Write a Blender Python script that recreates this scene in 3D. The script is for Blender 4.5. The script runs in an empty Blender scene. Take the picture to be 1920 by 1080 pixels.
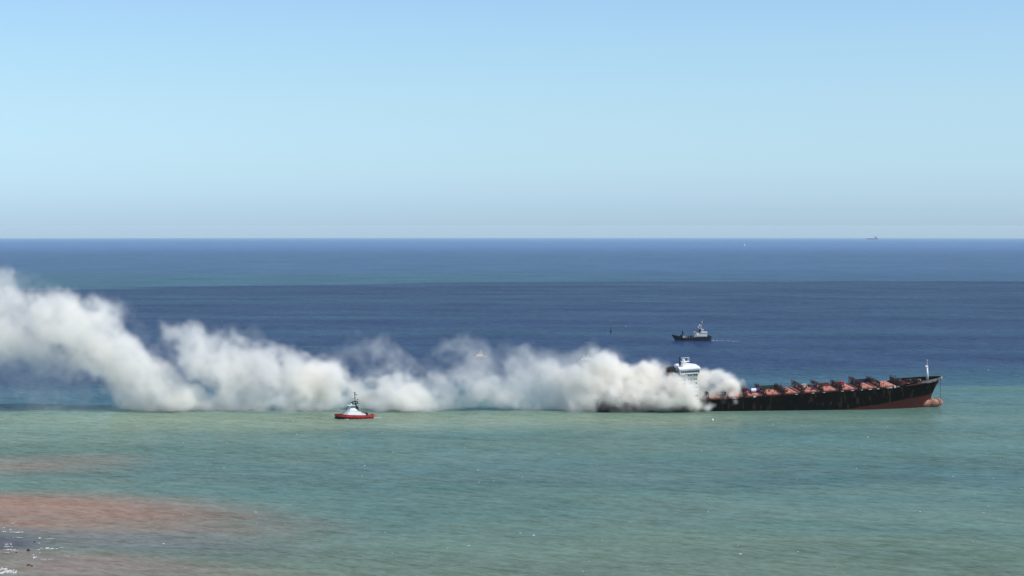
import bpy, math, random
import numpy as np
from mathutils import Vector, Matrix, Euler
rnd = random.Random(7)
D2R = math.radians
S = bpy.context.scene
COL = S.collection

# ------------------------------------------------------------------ camera, light, sky, exposure
CAM_H = 142.0
RE = 7.4e6                       # effective earth radius (with refraction)
FPX = 3600.0                     # focal length in px of the 1920 px wide photograph
EYE_Y = 423.7                    # picture row of the true eye level
cam = bpy.data.cameras.new('camera'); camo = bpy.data.objects.new('camera', cam); COL.objects.link(camo)
cam.sensor_width = 36.0; cam.lens = 36.0 * FPX / 1920.0
cam.clip_start = 1.0; cam.clip_end = 400000.0
camo.location = (0, 0, CAM_H)
camo.rotation_euler = (math.pi / 2 - math.atan((540 - EYE_Y) / FPX), 0, 0)
S.camera = camo

SUN_EL, SUN_AZ = 50.0, 112.0      # azimuth clockwise from +Y (the view direction)
world = bpy.data.worlds.new('World'); S.world = world; world.use_nodes = True
wn = world.node_tree; wn.nodes.clear()
def N(tree, typ, **kw):
    n = tree.nodes.new(typ)
    for k, v in kw.items(): setattr(n, k, v)
    return n
sky = N(wn, 'ShaderNodeTexSky', sky_type='NISHITA')
sky.sun_disc = False; sky.sun_elevation = D2R(SUN_EL); sky.sun_rotation = D2R(SUN_AZ)
sky.altitude = 100; sky.air_density = 1.0; sky.dust_density = 0.6; sky.ozone_density = 2.0
tc = N(wn, 'ShaderNodeTexCoord'); sep = N(wn, 'ShaderNodeSeparateXYZ'); cmb = N(wn, 'ShaderNodeCombineXYZ')
add = N(wn, 'ShaderNodeMath', operation='ADD'); add.inputs[1].default_value = 0.0068   # the horizon dips below eye level from a cliff
L = wn.links.new
L(tc.outputs['Generated'], sep.inputs[0]); L(sep.outputs[0], cmb.inputs[0]); L(sep.outputs[1], cmb.inputs[1])
L(sep.outputs[2], add.inputs[0]); L(add.outputs[0], cmb.inputs[2]); L(cmb.outputs[0], sky.inputs[0])
# colour balance of the summer sky with height above the horizon
ramp = N(wn, 'ShaderNodeValToRGB'); cr = ramp.color_ramp; cr.interpolation = 'LINEAR'
SKYR = [(0.0009, (0.871, 1.206, 2.001)), (0.0072, (0.895, 1.26, 2.02)), (0.0134, (0.874, 1.242, 1.962)), (0.0217, (0.909, 1.248, 1.906)), (0.0412, (1.0, 1.294, 1.721)), (0.0689, (1.103, 1.322, 1.572)), (0.0967, (1.153, 1.376, 1.546)), (0.1231, (1.192, 1.376, 1.56)), (0.35, (0.95, 1.15, 1.35))]
while len(cr.elements) < len(SKYR): cr.elements.new(0.9)
for e, (p, c) in zip(cr.elements, SKYR): e.position = p
for e, (p, c) in zip(cr.elements, SKYR): e.position = p; e.color = (*c, 1)
L(add.outputs[0], ramp.inputs[0])
mx = N(wn, 'ShaderNodeMix', data_type='RGBA', blend_type='MULTIPLY'); mx.inputs[0].default_value = 1
L(sky.outputs[0], mx.inputs[6]); L(ramp.outputs[0], mx.inputs[7])
bg = N(wn, 'ShaderNodeBackground'); bg.inputs[1].default_value = 0.10
wo = N(wn, 'ShaderNodeOutputWorld'); L(mx.outputs[2], bg.inputs[0]); L(bg.outputs[0], wo.inputs[0])

sl = bpy.data.lights.new('sun', 'SUN'); so = bpy.data.objects.new('sun', sl); COL.objects.link(so)
sl.energy = 4.6; sl.angle = D2R(0.5); sl.color = (1.0, 0.95, 0.87)
sd = Vector((math.cos(D2R(SUN_EL)) * math.sin(D2R(SUN_AZ)), math.cos(D2R(SUN_EL)) * math.cos(D2R(SUN_AZ)), math.sin(D2R(SUN_EL))))
so.rotation_euler = (-sd).to_track_quat('-Z', 'Y').to_euler(); so.location = (300, 1400, 500)

S.view_settings.view_transform = 'Standard'; S.view_settings.look = 'None'
S.view_settings.gamma = 1.0; S.view_settings.use_curve_mapping = False; S.view_settings.exposure = 0.0
S.render.engine = 'CYCLES'
S.cycles.use_denoising = True
S.cycles.volume_bounces = 20; S.cycles.max_bounces = 24
S.cycles.volume_step_rate = 2.5; S.cycles.volume_max_steps = 256
S.cycles.caustics_reflective = False; S.cycles.caustics_refractive = False

# ------------------------------------------------------------------ helpers
def drop(x, y): return -(x * x + y * y) / (2 * RE)
def depth_of(py):
    """distance of the sea surface seen at picture row py"""
    E = py - EYE_Y
    b = E / FPX
    return (b - math.sqrt(max(b * b - 2 * CAM_H / RE, 0))) * RE
def sea(px, py):
    y = depth_of(py); x = (px - 960) / FPX * y
    return x, y, drop(x, y)

def setprops(o, label=None, cat=None, group=None, kind=None):
    if label: o['label'] = label
    if cat: o['category'] = cat
    if group: o['group'] = group
    if kind: o['kind'] = kind
    return o

class MB:
    def __init__(s): s.v = []; s.f = []
    def addv(s, vs, fs):
        b = len(s.v); s.v += [tuple(v) for v in vs]; s.f += [tuple(i + b for i in f) for f in fs]; return s
    def box(s, c, d, rot=None, taper=(1, 1)):
        x, y, z = (q / 2 for q in d); tx, ty = taper
        vs = [Vector(p) for p in ((-x, -y, -z), (x, -y, -z), (x, y, -z), (-x, y, -z), (-x * tx, -y * ty, z), (x * tx, -y * ty, z), (x * tx, y * ty, z), (-x * tx, y * ty, z))]
        if rot is not None:
            m = Euler(rot).to_matrix(); vs = [m @ v for v in vs]
        c = Vector(c)
        return s.addv([v + c for v in vs], [(3, 2, 1, 0), (4, 5, 6, 7), (0, 1, 5, 4), (1, 2, 6, 5), (2, 3, 7, 6), (3, 0, 4, 7)])
    def bb(s, x0, x1, y0, y1, z0, z1): return s.box(((x0 + x1) / 2, (y0 + y1) / 2, (z0 + z1) / 2), (x1 - x0, y1 - y0, z1 - z0))
    def tube(s, p0, p1, r0, r1=None, n=8, cap=True):
        r1 = r0 if r1 is None else r1
        p0, p1 = Vector(p0), Vector(p1); d = (p1 - p0).normalized()
        a = d.orthogonal().normalized(); b = d.cross(a)
        vs = []
        for p, r in ((p0, r0), (p1, r1)):
            for i in range(n):
                t = 2 * math.pi * i / n; vs.append(p + (a * math.cos(t) + b * math.sin(t)) * r)
        fs = [(i, (i + 1) % n, n + (i + 1) % n, n + i) for i in range(n)]
        if cap: fs += [tuple(range(n - 1, -1, -1)), tuple(range(n, 2 * n))]
        return s.addv(vs, fs)
    def bar(s, p0, p1, w=0.2): return s.tube(p0, p1, w / 2, n=4)
    def ball(s, c, r, n=10, m=6, zlo=-1.0):
        rx, ry, rz = r if isinstance(r, (tuple, list)) else (r, r, r)
        vs = []
        for j in range(m + 1):
            ph = math.asin(zlo) + (math.pi / 2 - math.asin(zlo)) * j / m
            for i in range(n):
                t = 2 * math.pi * i / n
                vs.append((c[0] + rx * math.cos(ph) * math.cos(t), c[1] + ry * math.cos(ph) * math.sin(t), c[2] + rz * math.sin(ph)))
        fs = [(j * n + i, j * n + (i + 1) % n, (j + 1) * n + (i + 1) % n, (j + 1) * n + i) for j in range(m) for i in range(n)]
        return s.addv(vs, fs)
    def loft(s, rings, closed=True, caps=True):
        n = len(rings[0]); vs = [p for r in rings for p in r]; fs = []
        for j in range(len(rings) - 1):
            for i in range(n if closed else n - 1):
                fs.append((j * n + i, j * n + (i + 1) % n, (j + 1) * n + (i + 1) % n, (j + 1) * n + i))
        if caps: fs += [tuple(range(n - 1, -1, -1)), tuple(range((len(rings) - 1) * n, len(rings) * n))]
        return s.addv(vs, fs)
    def prism(s, pts, z0, z1, top=None):
        top = top or pts
        return s.loft([[(x, y, z0) for x, y in pts], [(x, y, z1) for x, y in top]])
    def mesh(s, name, m):
        me = bpy.data.meshes.new(name); me.from_pydata(s.v, [], s.f); me.materials.append(m)
        me.update(); return me
    def build(s, name, m, parent=None, smooth=False, label=None, loc=None, kind=None):
        me = s.mesh(name, m)
        if smooth: me.shade_smooth()
        o = bpy.data.objects.new(name, me); COL.objects.link(o)
        if parent is not None: o.parent = parent
        if loc is not None: o.location = loc
        if label: o['label'] = label
        if kind: o['kind'] = kind
        return o

def empty(name, loc=(0, 0, 0), rz=0.0, label=None, cat=None, group=None):
    o = bpy.data.objects.new(name, None); COL.objects.link(o); o.location = loc; o.rotation_euler = (0, 0, rz)
    return setprops(o, label, cat, group)
def link_copy(src, parent, loc=(0, 0, 0)):
    c = src.copy(); COL.objects.link(c); c.parent = parent; c.location = loc; return c

def mat(name, rgb, rough=0.6, var=0.25, scale=0.6, dirt=None, dirt_amt=0.0, metal=0.0, dscale=0.25):
    """painted steel with patchy tone and optional rust / soot"""
    m = bpy.data.materials.new(name); m.use_nodes = True; t = m.node_tree; t.nodes.clear(); l = t.links.new
    out = N(t, 'ShaderNodeOutputMaterial'); p = N(t, 'ShaderNodeBsdfPrincipled'); l(p.outputs[0], out.inputs[0])
    p.inputs['Roughness'].default_value = rough; p.inputs['Metallic'].default_value = metal
    p.inputs['Specular IOR Level'].default_value = 0.3
    co = N(t, 'ShaderNodeTexCoord')
    n1 = N(t, 'ShaderNodeTexNoise'); n1.inputs['Scale'].default_value = scale; n1.inputs['Detail'].default_value = 5
    l(co.outputs['Object'], n1.inputs['Vector'])
    mr = N(t, 'ShaderNodeMapRange'); mr.inputs[1].default_value = 0.3; mr.inputs[2].default_value = 0.7
    mr.inputs[3].default_value = 1 - var; mr.inputs[4].default_value = 1 + var; l(n1.outputs[0], mr.inputs[0])
    m1 = N(t, 'ShaderNodeMix', data_type='RGBA', blend_type='MULTIPLY'); m1.inputs[0].default_value = 1
    m1.inputs[6].default_value = (*rgb, 1); l(mr.outputs[0], m1.inputs[7]); last = m1.outputs[2]
    if dirt:
        n2 = N(t, 'ShaderNodeTexNoise'); n2.inputs['Scale'].default_value = dscale; n2.inputs['Detail'].default_value = 6
        mp = N(t, 'ShaderNodeMapping'); mp.inputs['Scale'].default_value = (1, 1, 0.4)
        l(co.outputs['Object'], mp.inputs[0]); l(mp.outputs[0], n2.inputs['Vector'])
        r2 = N(t, 'ShaderNodeMapRange'); r2.inputs[1].default_value = 0.62 - 0.3 * dirt_amt; r2.inputs[2].default_value = 0.72 - 0.2 * dirt_amt
        l(n2.outputs[0], r2.inputs[0])
        m2 = N(t, 'ShaderNodeMix', data_type='RGBA'); l(r2.outputs[0], m2.inputs[0]); l(last, m2.inputs[6]); m2.inputs[7].default_value = (*dirt, 1); last = m2.outputs[2]
    l(last, p.inputs['Base Color'])
    return m

RUST = (0.10, 0.035, 0.018)
M_white = mat('white_paint', (0.78, 0.78, 0.74), 0.5, 0.06, 0.5, (0.42, 0.36, 0.28), 0.1)
M_tugwhite = mat('clean_white_paint', (0.82, 0.82, 0.80), 0.45, 0.04)
M_glass = mat('dark_window_glass', (0.02, 0.025, 0.03), 0.15, 0.1)
M_dkred = mat('dark_red_steel', (0.075, 0.018, 0.014), 0.65, 0.45, 0.8, (0.015, 0.01, 0.01), 0.6)
M_bulwark = mat('dark_red_bulwark_paint', (0.07, 0.012, 0.012), 0.65, 0.35, 0.4)
M_hatch = mat('salmon_hatch_paint', (0.54, 0.21, 0.15), 0.7, 0.22, 0.35, (0.30, 0.11, 0.075), 0.4)
M_deck = mat('rusty_deck_paint', (0.22, 0.07, 0.045), 0.75, 0.4, 0.5, (0.04, 0.02, 0.015), 0.3)
M_soot = mat('soot_black_steel', (0.02, 0.017, 0.016), 0.7, 0.5, 0.6, RUST, 0.2)
M_black = mat('black_steel', (0.012, 0.014, 0.016), 0.45, 0.3)
M_blue = mat('blue_container_paint', (0.02, 0.06, 0.30), 0.5, 0.2)
M_navyc = mat('navy_container_paint', (0.012, 0.03, 0.10), 0.6, 0.2)
M_green = mat('dark_green_container_paint', (0.02, 0.07, 0.06), 0.6, 0.25)
M_red = mat('red_container_paint', (0.42, 0.03, 0.04), 0.55, 0.2)
M_pale = mat('pale_weathered_paint', (0.60, 0.54, 0.46), 0.6, 0.2)
M_grey = mat('grey_paint', (0.22, 0.22, 0.22), 0.55, 0.2)
M_tan = mat('tan_funnel_paint', (0.42, 0.30, 0.22), 0.6, 0.2, 0.5, (0.1, 0.07, 0.05), 0.4)
M_tugred = mat('tug_red_paint', (0.42, 0.030, 0.038), 0.42, 0.22, 0.5, (0.20, 0.02, 0.02), 0.3)
M_tuggreen = mat('dark_green_mast_paint', (0.012, 0.035, 0.035), 0.5, 0.2)
M_rubber = mat('black_rubber_fender', (0.012, 0.012, 0.012), 0.8, 0.3)
M_navy = mat('navy_hull_paint', (0.008, 0.018, 0.028), 0.5, 0.2)
M_rust = mat('rust_brown_steel', (0.16, 0.05, 0.03), 0.7, 0.35)
M_foam = mat('sea_foam', (0.55, 0.56, 0.55), 0.9, 0.2, 1.0, (0.3, 0.3, 0.28), 0.5, dscale=1.0)
M_rock = mat('wet_dark_rock', (0.025, 0.024, 0.015), 0.5, 0.4, 1.5)
M_fargrey = mat('far_ship_grey', (0.22, 0.26, 0.32), 0.7, 0.1, 0.02)
M_strake = mat('weathered_grey_strake_paint', (0.24, 0.22, 0.21), 0.6, 0.25, 0.4, (0.08, 0.05, 0.04), 0.3)
M_yellow = mat('yellow_buoy_paint', (0.65, 0.45, 0.05), 0.5, 0.1)
M_sail = mat('sail_cloth', (0.8, 0.8, 0.78), 0.8, 0.03)

def hull_material():
    """black topsides over dark red bottom paint, limit running up to the bow, streaked with rust"""
    m = bpy.data.materials.new('hull_paint'); m.use_nodes = True; t = m.node_tree; t.nodes.clear(); l = t.links.new
    out = N(t, 'ShaderNodeOutputMaterial'); p = N(t, 'ShaderNodeBsdfPrincipled'); l(p.outputs[0], out.inputs[0])
    p.inputs['Roughness'].default_value = 0.7; p.inputs['Specular IOR Level'].default_value = 0.03
    co = N(t, 'ShaderNodeTexCoord'); sp = N(t, 'ShaderNodeSeparateXYZ'); l(co.outputs['Object'], sp.inputs[0])
    nz = N(t, 'ShaderNodeTexNoise'); nz.inputs['Scale'].default_value = 0.12; nz.inputs['Detail'].default_value = 8; nz.inputs['Roughness'].default_value = 0.65
    mp = N(t, 'ShaderNodeMapping'); mp.inputs['Scale'].default_value = (1, 1, 2.2); l(co.outputs['Object'], mp.inputs[0]); l(mp.outputs[0], nz.inputs['Vector'])
    def ma(op, a, b, c=None):
        n = N(t, 'ShaderNodeMath', operation=op)
        for i, q in enumerate((a, b, c)):
            if q is None: continue
            if isinstance(q, (int, float)): n.inputs[i].default_value = q
            else: l(q, n.inputs[i])
        return n.outputs[0]
    line = ma('MULTIPLY_ADD', sp.outputs[0], 0.075, -6.6)          # z of the paint limit along the hull
    dz = ma('SUBTRACT', line, sp.outputs[2])
    dz = ma('ADD', dz, ma('MULTIPLY_ADD', nz.outputs[0], 3.0, -1.5))
    fac = N(t, 'ShaderNodeMapRange'); fac.inputs[1].default_value = -0.3; fac.inputs[2].default_value = 0.9; l(dz, fac.inputs[0])
    c1 = N(t, 'ShaderNodeMix', data_type='RGBA'); l(fac.outputs[0], c1.inputs[0]); c1.inputs[6].default_value = (0.0018, 0.0018, 0.0018, 1); c1.inputs[7].default_value = (0.072, 0.021, 0.018, 1)
    # rust blotches near the waterline
    n2 = N(t, 'ShaderNodeTexNoise'); n2.inputs['Scale'].default_value = 0.22; n2.inputs['Detail'].default_value = 5
    mp2 = N(t, 'ShaderNodeMapping'); mp2.inputs['Scale'].default_value = (1.3, 1, 0.5); l(co.outputs['Object'], mp2.inputs[0]); l(mp2.outputs[0], n2.inputs['Vector'])
    f2 = N(t, 'ShaderNodeMapRange'); f2.inputs[1].default_value = 0.56; f2.inputs[2].default_value = 0.66; f2.inputs[4].default_value = 0.6; l(n2.outputs[0], f2.inputs[0])
    c2 = N(t, 'ShaderNodeMix', data_type='RGBA'); l(f2.outputs[0], c2.inputs[0]); l(c1.outputs[2], c2.inputs[6]); c2.inputs[7].default_value = (0.055, 0.032, 0.022, 1)
    l(c2.outputs[2], p.inputs['Base Color'])
    return m
M_hull = hull_material()
def wear_material():
    m = mat('pale_red_bulb_paint', (0.46, 0.20, 0.14), 0.6, 0.25, 0.5, (0.10, 0.05, 0.035), 0.45, dscale=0.35)
    return m
M_bulb = wear_material()

# ------------------------------------------------------------------ sea
def sea_material():
    m = bpy.data.materials.new('sea_water'); m.use_nodes = True; t = m.node_tree; t.nodes.clear(); l = t.links.new
    geo = N(t, 'ShaderNodeNewGeometry'); POS = geo.outputs['Position']
    sp = N(t, 'ShaderNodeSeparateXYZ'); l(POS, sp.inputs[0]); X, Y = sp.outputs[0], sp.outputs[1]
    def ma(op, a, b=0.0, c=None, clamp=False):
        n = N(t, 'ShaderNodeMath', operation=op); n.use_clamp = clamp
        for i, q in enumerate((a, b, c)):
            if q is None: continue
            if isinstance(q, (int, float)): n.inputs[i].default_value = q
            else: l(q, n.inputs[i])
        return n.outputs[0]
    def noise(scale, sx=1.0, sy=1.0, rot=0.0, detail=4.0, rough=0.55, off=0.0, dist=0.0):
        mp = N(t, 'ShaderNodeMapping'); mp.inputs['Rotation'].default_value = (0, 0, rot); mp.inputs['Scale'].default_value = (sx * scale, sy * scale, scale)
        mp.inputs['Location'].default_value = (off, off * 1.7, 0)
        l(POS, mp.inputs[0]); n = N(t, 'ShaderNodeTexNoise'); n.inputs['Scale'].default_value = 1.0
        n.inputs['Detail'].default_value = detail; n.inputs['Roughness'].default_value = rough; n.inputs['Distortion'].default_value = dist
        l(mp.outputs[0], n.inputs['Vector']); return n.outputs[0]
    def rng(v, a, b, c=0.0, d=1.0, smooth=True):
        n = N(t, 'ShaderNodeMapRange', interpolation_type='SMOOTHSTEP' if smooth else 'LINEAR')
        for i, q in zip((1, 2, 3, 4), (a, b, c, d)): n.inputs[i].default_value = q
        l(v, n.inputs[0]); return n.outputs[0]
    def mix(f, a, b, mode='MIX'):
        n = N(t, 'ShaderNodeMix', data_type='RGBA', blend_type=mode)
        if isinstance(f, (int, float)): n.inputs[0].default_value = f
        else: l(f, n.inputs[0])
        for i, q in ((6, a), (7, b)):
            if isinstance(q, tuple): n.inputs[i].default_value = (*q, 1)
            else: l(q, n.inputs[i])
        return n.outputs[2]
    wob = ma('SUBTRACT', noise(1 / 160, 0.45, 1, 0.1, 5), 0.5)           # -.5 .. .5
    wob2 = ma('SUBTRACT', noise(1 / 900, 0.5, 1, -0.05, 6, off=3.1), 0.5)
    # warped position for stains in the water
    Xw = ma('MULTIPLY_ADD', wob2, 60.0, ma('MULTIPLY_ADD', wob, 90.0, X))
    Yw = ma('MULTIPLY_ADD', wob, 70.0, Y)
    def blob(cx, cy, rx, ry, soft=0.6, gain=1.0, tilt=0.0):
        dx = ma('DIVIDE', ma('SUBTRACT', Xw, cx), rx)
        yy = ma('SUBTRACT', Yw, cy)
        if tilt: yy = ma('MULTIPLY_ADD', ma('SUBTRACT', Xw, cx), -tilt, yy)
        dy = ma('DIVIDE', yy, ry)
        r = ma('SQRT', ma('ADD', ma('MULTIPLY', dx, dx), ma('MULTIPLY', dy, dy)))
        return rng(r, 1 + soft, 1 - soft, 0.0, gain)
    SE = SEA
    near = mix(rng(noise(1 / 70, 0.35, 1, 0.15, 5), 0.3, 0.7), SE['teal_a'], SE['teal_b'])
    near = mix(rng(Y, 1000, 1350), near, mix(0.5, near, SE['teal_far']))
    near = mix(rng(Y, 960, 760, 0.0, 0.7), near, SE['olive'])
    # milky sediment and painted reflection of the smoke, under and in front of it
    near = mix(blob(-100, 1405, 330, 62, 0.8, 0.75), near, SE['milky'])
    near = mix(blob(-400, 1370, 150, 110, 0.7, 0.5), near, SE['milky'])
    # brick red sediment drifting out from the shore
    pat = rng(noise(1 / 45, 0.5, 1.2, 0.2, 5, off=7.0), 0.30, 0.62, 0.62, 1.0)
    def stain(f, colr):
        nonlocal near
        near = mix(ma('MULTIPLY', f, pat), near, colr)
    stain(blob(-258, 962, 105, 50, 0.6, 0.95, -0.08), SE['red'])
    stain(blob(-172, 920, 75, 40, 0.8, 0.60, -0.22), SE['red'])
    stain(blob(-300, 1135, 55, 40, 0.9, 0.50), SE['red'])
    stain(blob(-175, 868, 80, 28, 0.8, 0.85, -0.3), SE['slate'])
    stain(blob(-205, 806, 110, 34, 0.6, 1.0, -0.26), SE['sand'])
    near = mix(blob(-230, 862, 22, 24, 0.6, 0.80, -0.3), near, SE['reef'])
    # edge of the turquoise shallows, far blue water, next turbid belt, the open sea with painted haze
    e1 = ma('ADD', ma('MULTIPLY_ADD', noise(1 / 45, 0.5, 1, 0.2, 4, off=12.0), 44.0, -22.0), ma('ADD', ma('MULTIPLY_ADD', X, -0.24, Y), ma('MULTIPLY_ADD', wob, 60.0, ma('MULTIPLY', wob2, 90.0))))
    c = mix(rng(e1, 1580, 1630), near, SE['edge'])
    c = mix(rng(e1, 1640, 1900), c, SE['blue'])
    streak = noise(1 / 420, 0.12, 1.6, 0.03, 4, off=5.0)
    c = mix(rng(streak, 0.42, 0.72, 0, 0.35), c, SE['edge'])
    c = mix(rng(noise(1 / 250, 0.08, 2.0, 0.02, 3, off=9.0), 0.66, 0.72, 0, 0.22), c, SE['slick'])
    # narrow slicks
    for (x0, y0, hw, hy, tl) in ((120, 2740, 360, 14, 0.02), (-520, 2500, 90, 9, 0.0), (430, 1760, 170, 8, 0.0)):
        c = mix(blob(x0, y0, hw, hy, 0.8, 0.30, tl), c, SE['slick'])
    e2 = ma('ADD', ma('MULTIPLY_ADD', wob2, 380.0, Y), ma('ABSOLUTE', ma('MULTIPLY_ADD', X, 0.35, -170.0)))
    e2 = ma('MULTIPLY_ADD', ma('MINIMUM', X, 0.0), -0.62, ma('MULTIPLY_ADD', wob2, 420.0, ma('MULTIPLY_ADD', noise(1 / 260, 0.25, 1, 0.0, 5, off=15.0), 420.0, ma('ADD', Y, -210.0))))
    c = mix(rng(e2, 4930, 5060), c, mix(rng(X, -300, 900), SE['belt'], SE['belt_r']))
    c = mix(rng(Y, 5000, 6900), c, SE['belt2'])
    c = mix(rng(Y, 8500, 16000), c, SE['open'])  # distance haze painted into the water colour from here to the horizon
    c = mix(rng(Y, 14000, 42000), c, SE['rim_haze'])
    # wind ripples: wave shading painted into the body colour, and normals
    def waves(wx, wy, ang, detail, rough, off):
        mp = N(t, 'ShaderNodeMapping', vector_type='TEXTURE'); mp.inputs['Rotation'].default_value = (0, 0, D2R(ang))
        mp.inputs['Scale'].default_value = (wx, wy, 10.0); mp.inputs['Location'].default_value = (off, off, 0)
        l(POS, mp.inputs[0]); n = N(t, 'ShaderNodeTexNoise'); n.inputs['Scale'].default_value = 1.0
        n.inputs['Detail'].default_value = detail; n.inputs['Roughness'].default_value = rough
        l(mp.outputs[0], n.inputs['Vector']); return n.outputs[0]
    r1 = waves(5.5, 2.4, -38, 2, 0.6, 0)
    r2 = waves(17, 7.5, -30, 3, 0.6, 50)
    r3 = waves(80, 38, -20, 3, 0.6, 90)
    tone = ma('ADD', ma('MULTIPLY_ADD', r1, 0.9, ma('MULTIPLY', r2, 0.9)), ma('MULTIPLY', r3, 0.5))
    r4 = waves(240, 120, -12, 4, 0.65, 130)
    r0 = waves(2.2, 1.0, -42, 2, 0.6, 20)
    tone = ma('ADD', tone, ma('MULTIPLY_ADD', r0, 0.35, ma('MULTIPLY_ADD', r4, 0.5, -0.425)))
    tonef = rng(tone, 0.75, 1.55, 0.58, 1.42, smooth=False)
    # facets turned towards and away from the eye show more sea or more sky, painted here as tone
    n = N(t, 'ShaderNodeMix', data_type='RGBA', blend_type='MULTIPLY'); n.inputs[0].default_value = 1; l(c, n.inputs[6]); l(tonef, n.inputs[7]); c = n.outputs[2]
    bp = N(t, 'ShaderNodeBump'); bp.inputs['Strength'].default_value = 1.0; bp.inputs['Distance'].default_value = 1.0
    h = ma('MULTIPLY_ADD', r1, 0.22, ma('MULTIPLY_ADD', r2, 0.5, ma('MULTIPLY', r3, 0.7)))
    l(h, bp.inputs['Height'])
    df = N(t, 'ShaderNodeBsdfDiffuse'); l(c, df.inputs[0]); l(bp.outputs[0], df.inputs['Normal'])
    gl = N(t, 'ShaderNodeBsdfGlossy'); gl.inputs['Roughness'].default_value = 0.22; gl.inputs[0].default_value = (1, 1, 1, 1); l(bp.outputs[0], gl.inputs['Normal'])
    ms = N(t, 'ShaderNodeMixShader'); l(rng(ma('ADD', ma('MULTIPLY_ADD', r1, 0.8, r2), ma('MULTIPLY', r4, 0.6)), 0.85, 1.55, 0.05, 0.24, smooth=False), ms.inputs[0]); l(df.outputs[0], ms.inputs[1]); l(gl.outputs[0], ms.inputs[2])
    out = N(t, 'ShaderNodeOutputMaterial'); l(ms.outputs[0], out.inputs[0])
    return m
SEA = dict(teal_a=(0.0740, 0.1482, 0.1132), teal_b=(0.1058, 0.1620, 0.1090), teal_far=(0.0655, 0.1482, 0.1366), olive=(0.1170, 0.1470, 0.0780),
           milky=(0.1890, 0.2520, 0.1660), red=(0.2790, 0.1340, 0.0740), sand=(0.205, 0.152, 0.106), slate=(0.145, 0.137, 0.118), reef=(0.0640, 0.0520, 0.0660),
           edge=(0.0250, 0.0800, 0.1110), blue=(0.0060, 0.0240, 0.0800), slick=(0.0390, 0.0870, 0.1310), belt=(0.0290, 0.0900, 0.1310), belt_r=(0.0250, 0.0720, 0.1410), belt2=(0.0370, 0.0900, 0.1810), open=(0.0640, 0.1470, 0.3060), rim_haze=(0.1590, 0.2820, 0.4460))
rings = [0.0] + list(np.geomspace(40, 62000, 150)); NS = 288
vs = [(0, 0, 0)]
for r in rings[1:]:
    for i in range(NS):
        a = 2 * math.pi * i / NS; vs.append((r * math.sin(a), r * math.cos(a), -r * r / (2 * RE)))
fs = [(0, 1 + (i + 1) % NS, 1 + i) for i in range(NS)]
for j in range(len(rings) - 2):
    for i in range(NS):
        k = (i + 1) % NS; fs.append((1 + j * NS + i, 1 + j * NS + k, 1 + (j + 1) * NS + k, 1 + (j + 1) * NS + i))
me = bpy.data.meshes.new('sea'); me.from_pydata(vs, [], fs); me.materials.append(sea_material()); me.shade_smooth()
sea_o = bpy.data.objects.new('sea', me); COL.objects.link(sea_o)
if me.polygons[5].normal.z < 0: me.flip_normals()
setprops(sea_o, 'open sea, turquoise with red sediment near the shore and deep blue beyond', kind='structure')

# ------------------------------------------------------------------ container ship
HEAD, TRIM, LIST = 6.0, 3.2, 3.0
SHIP_Y = 1478.0
ship = empty('container_ship', label='long grounded black and rust red container ship with burning stern', cat='ship')
Ms = Matrix.Rotation(D2R(HEAD), 4, 'Z') @ Matrix.Rotation(-D2R(TRIM), 4, 'Y') @ Matrix.Rotation(D2R(LIST), 4, 'X')
ship_loc = Vector((64.7, SHIP_Y, -17.0 - 0.15))
ship.matrix_world = Matrix.Translation(ship_loc) @ Ms
SHIP_M = Matrix.Translation(ship_loc) @ Ms

ZL = [0.0, 4.0, 7.5, 11.0, 14.0, 17.0, 20.0]       # fixed levels, then the sheer line
def ztop(x):
    if x < 236: return 21.6
    if x < 241: return 21.6 + 2.6 * (x - 236) / 5
    return 24.1 + 1.6 * ((x - 241) / 34.0) ** 1.5
def stem_x(z):
    return float(np.interp(z, [0, 6, 11, 13, 16, 20, 24, 27], [265, 266, 267.2, 268.2, 269.8, 272.2, 274.8, 276.4]))
def half_b(x, z):
    B = 17.0
    zz = min(max(z, 0), 27)
    x0 = 196 + 20 * (zz / 27.0)                      # where the bow begins to narrow
    if x > x0:
        u = min((x - x0) / (stem_x(zz) - x0), 1.0)
        p = 1.55 + 1.5 * (zz / 27.0) ** 2
        B *= max(1 - u ** p, 0.0) ** (0.95 - 0.25 * zz / 27)
    if x < 40:
        u = 1 - x / 40.0
        B *= 1 - u ** 2 * (0.10 + 0.75 * max(0, (16 - zz) / 16))
    if zz < 4: B *= 0.9 + 0.025 * zz
    return B
ts = list(np.linspace(0, 0.7, 22)) + [0.7 + 0.3 * (1 - (1 - k / 22) ** 1.5) for k in range(1, 23)]
hv = MB(); cols = len(ts); rows = len(ZL) + 1
for side in (-1, 1):
    vs = []
    for j in range(rows):
        for tt in ts:
            xe = stem_x(ZL[j] if j < rows - 1 else 26.3); x = tt * xe
            z = ZL[j] if j < rows - 1 else ztop(x)
            y = side * half_b(min(x, stem_x(z)), z)
            if tt == ts[-1]: y = side * (0.12 if z > 12 else 0.5)
            vs.append((x, y, z))
    fs = []
    for j in range(rows - 1):
        for i in range(cols - 1):
            a, b, c, d = j * cols + i, j * cols + i + 1, (j + 1) * cols + i + 1, (j + 1) * cols + i
            fs.append((a, b, c, d) if side < 0 else (d, c, b, a))
    hv.addv(vs, fs)
# transom and stem plate
n = rows * cols
tf = []
for j in range(rows - 1):
    tf.append((j * cols, (j + 1) * cols, n + (j + 1) * cols, n + j * cols))
    e = cols - 1
    tf.append((j * cols + e, n + j * cols + e, n + (j + 1) * cols + e, (j + 1) * cols + e))
hv.f += tf
hull = hv.build('hull', M_hull, ship)
md = hull.modifiers.new('plate', 'SOLIDIFY'); md.thickness = 0.25; md.offset = -1
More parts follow.
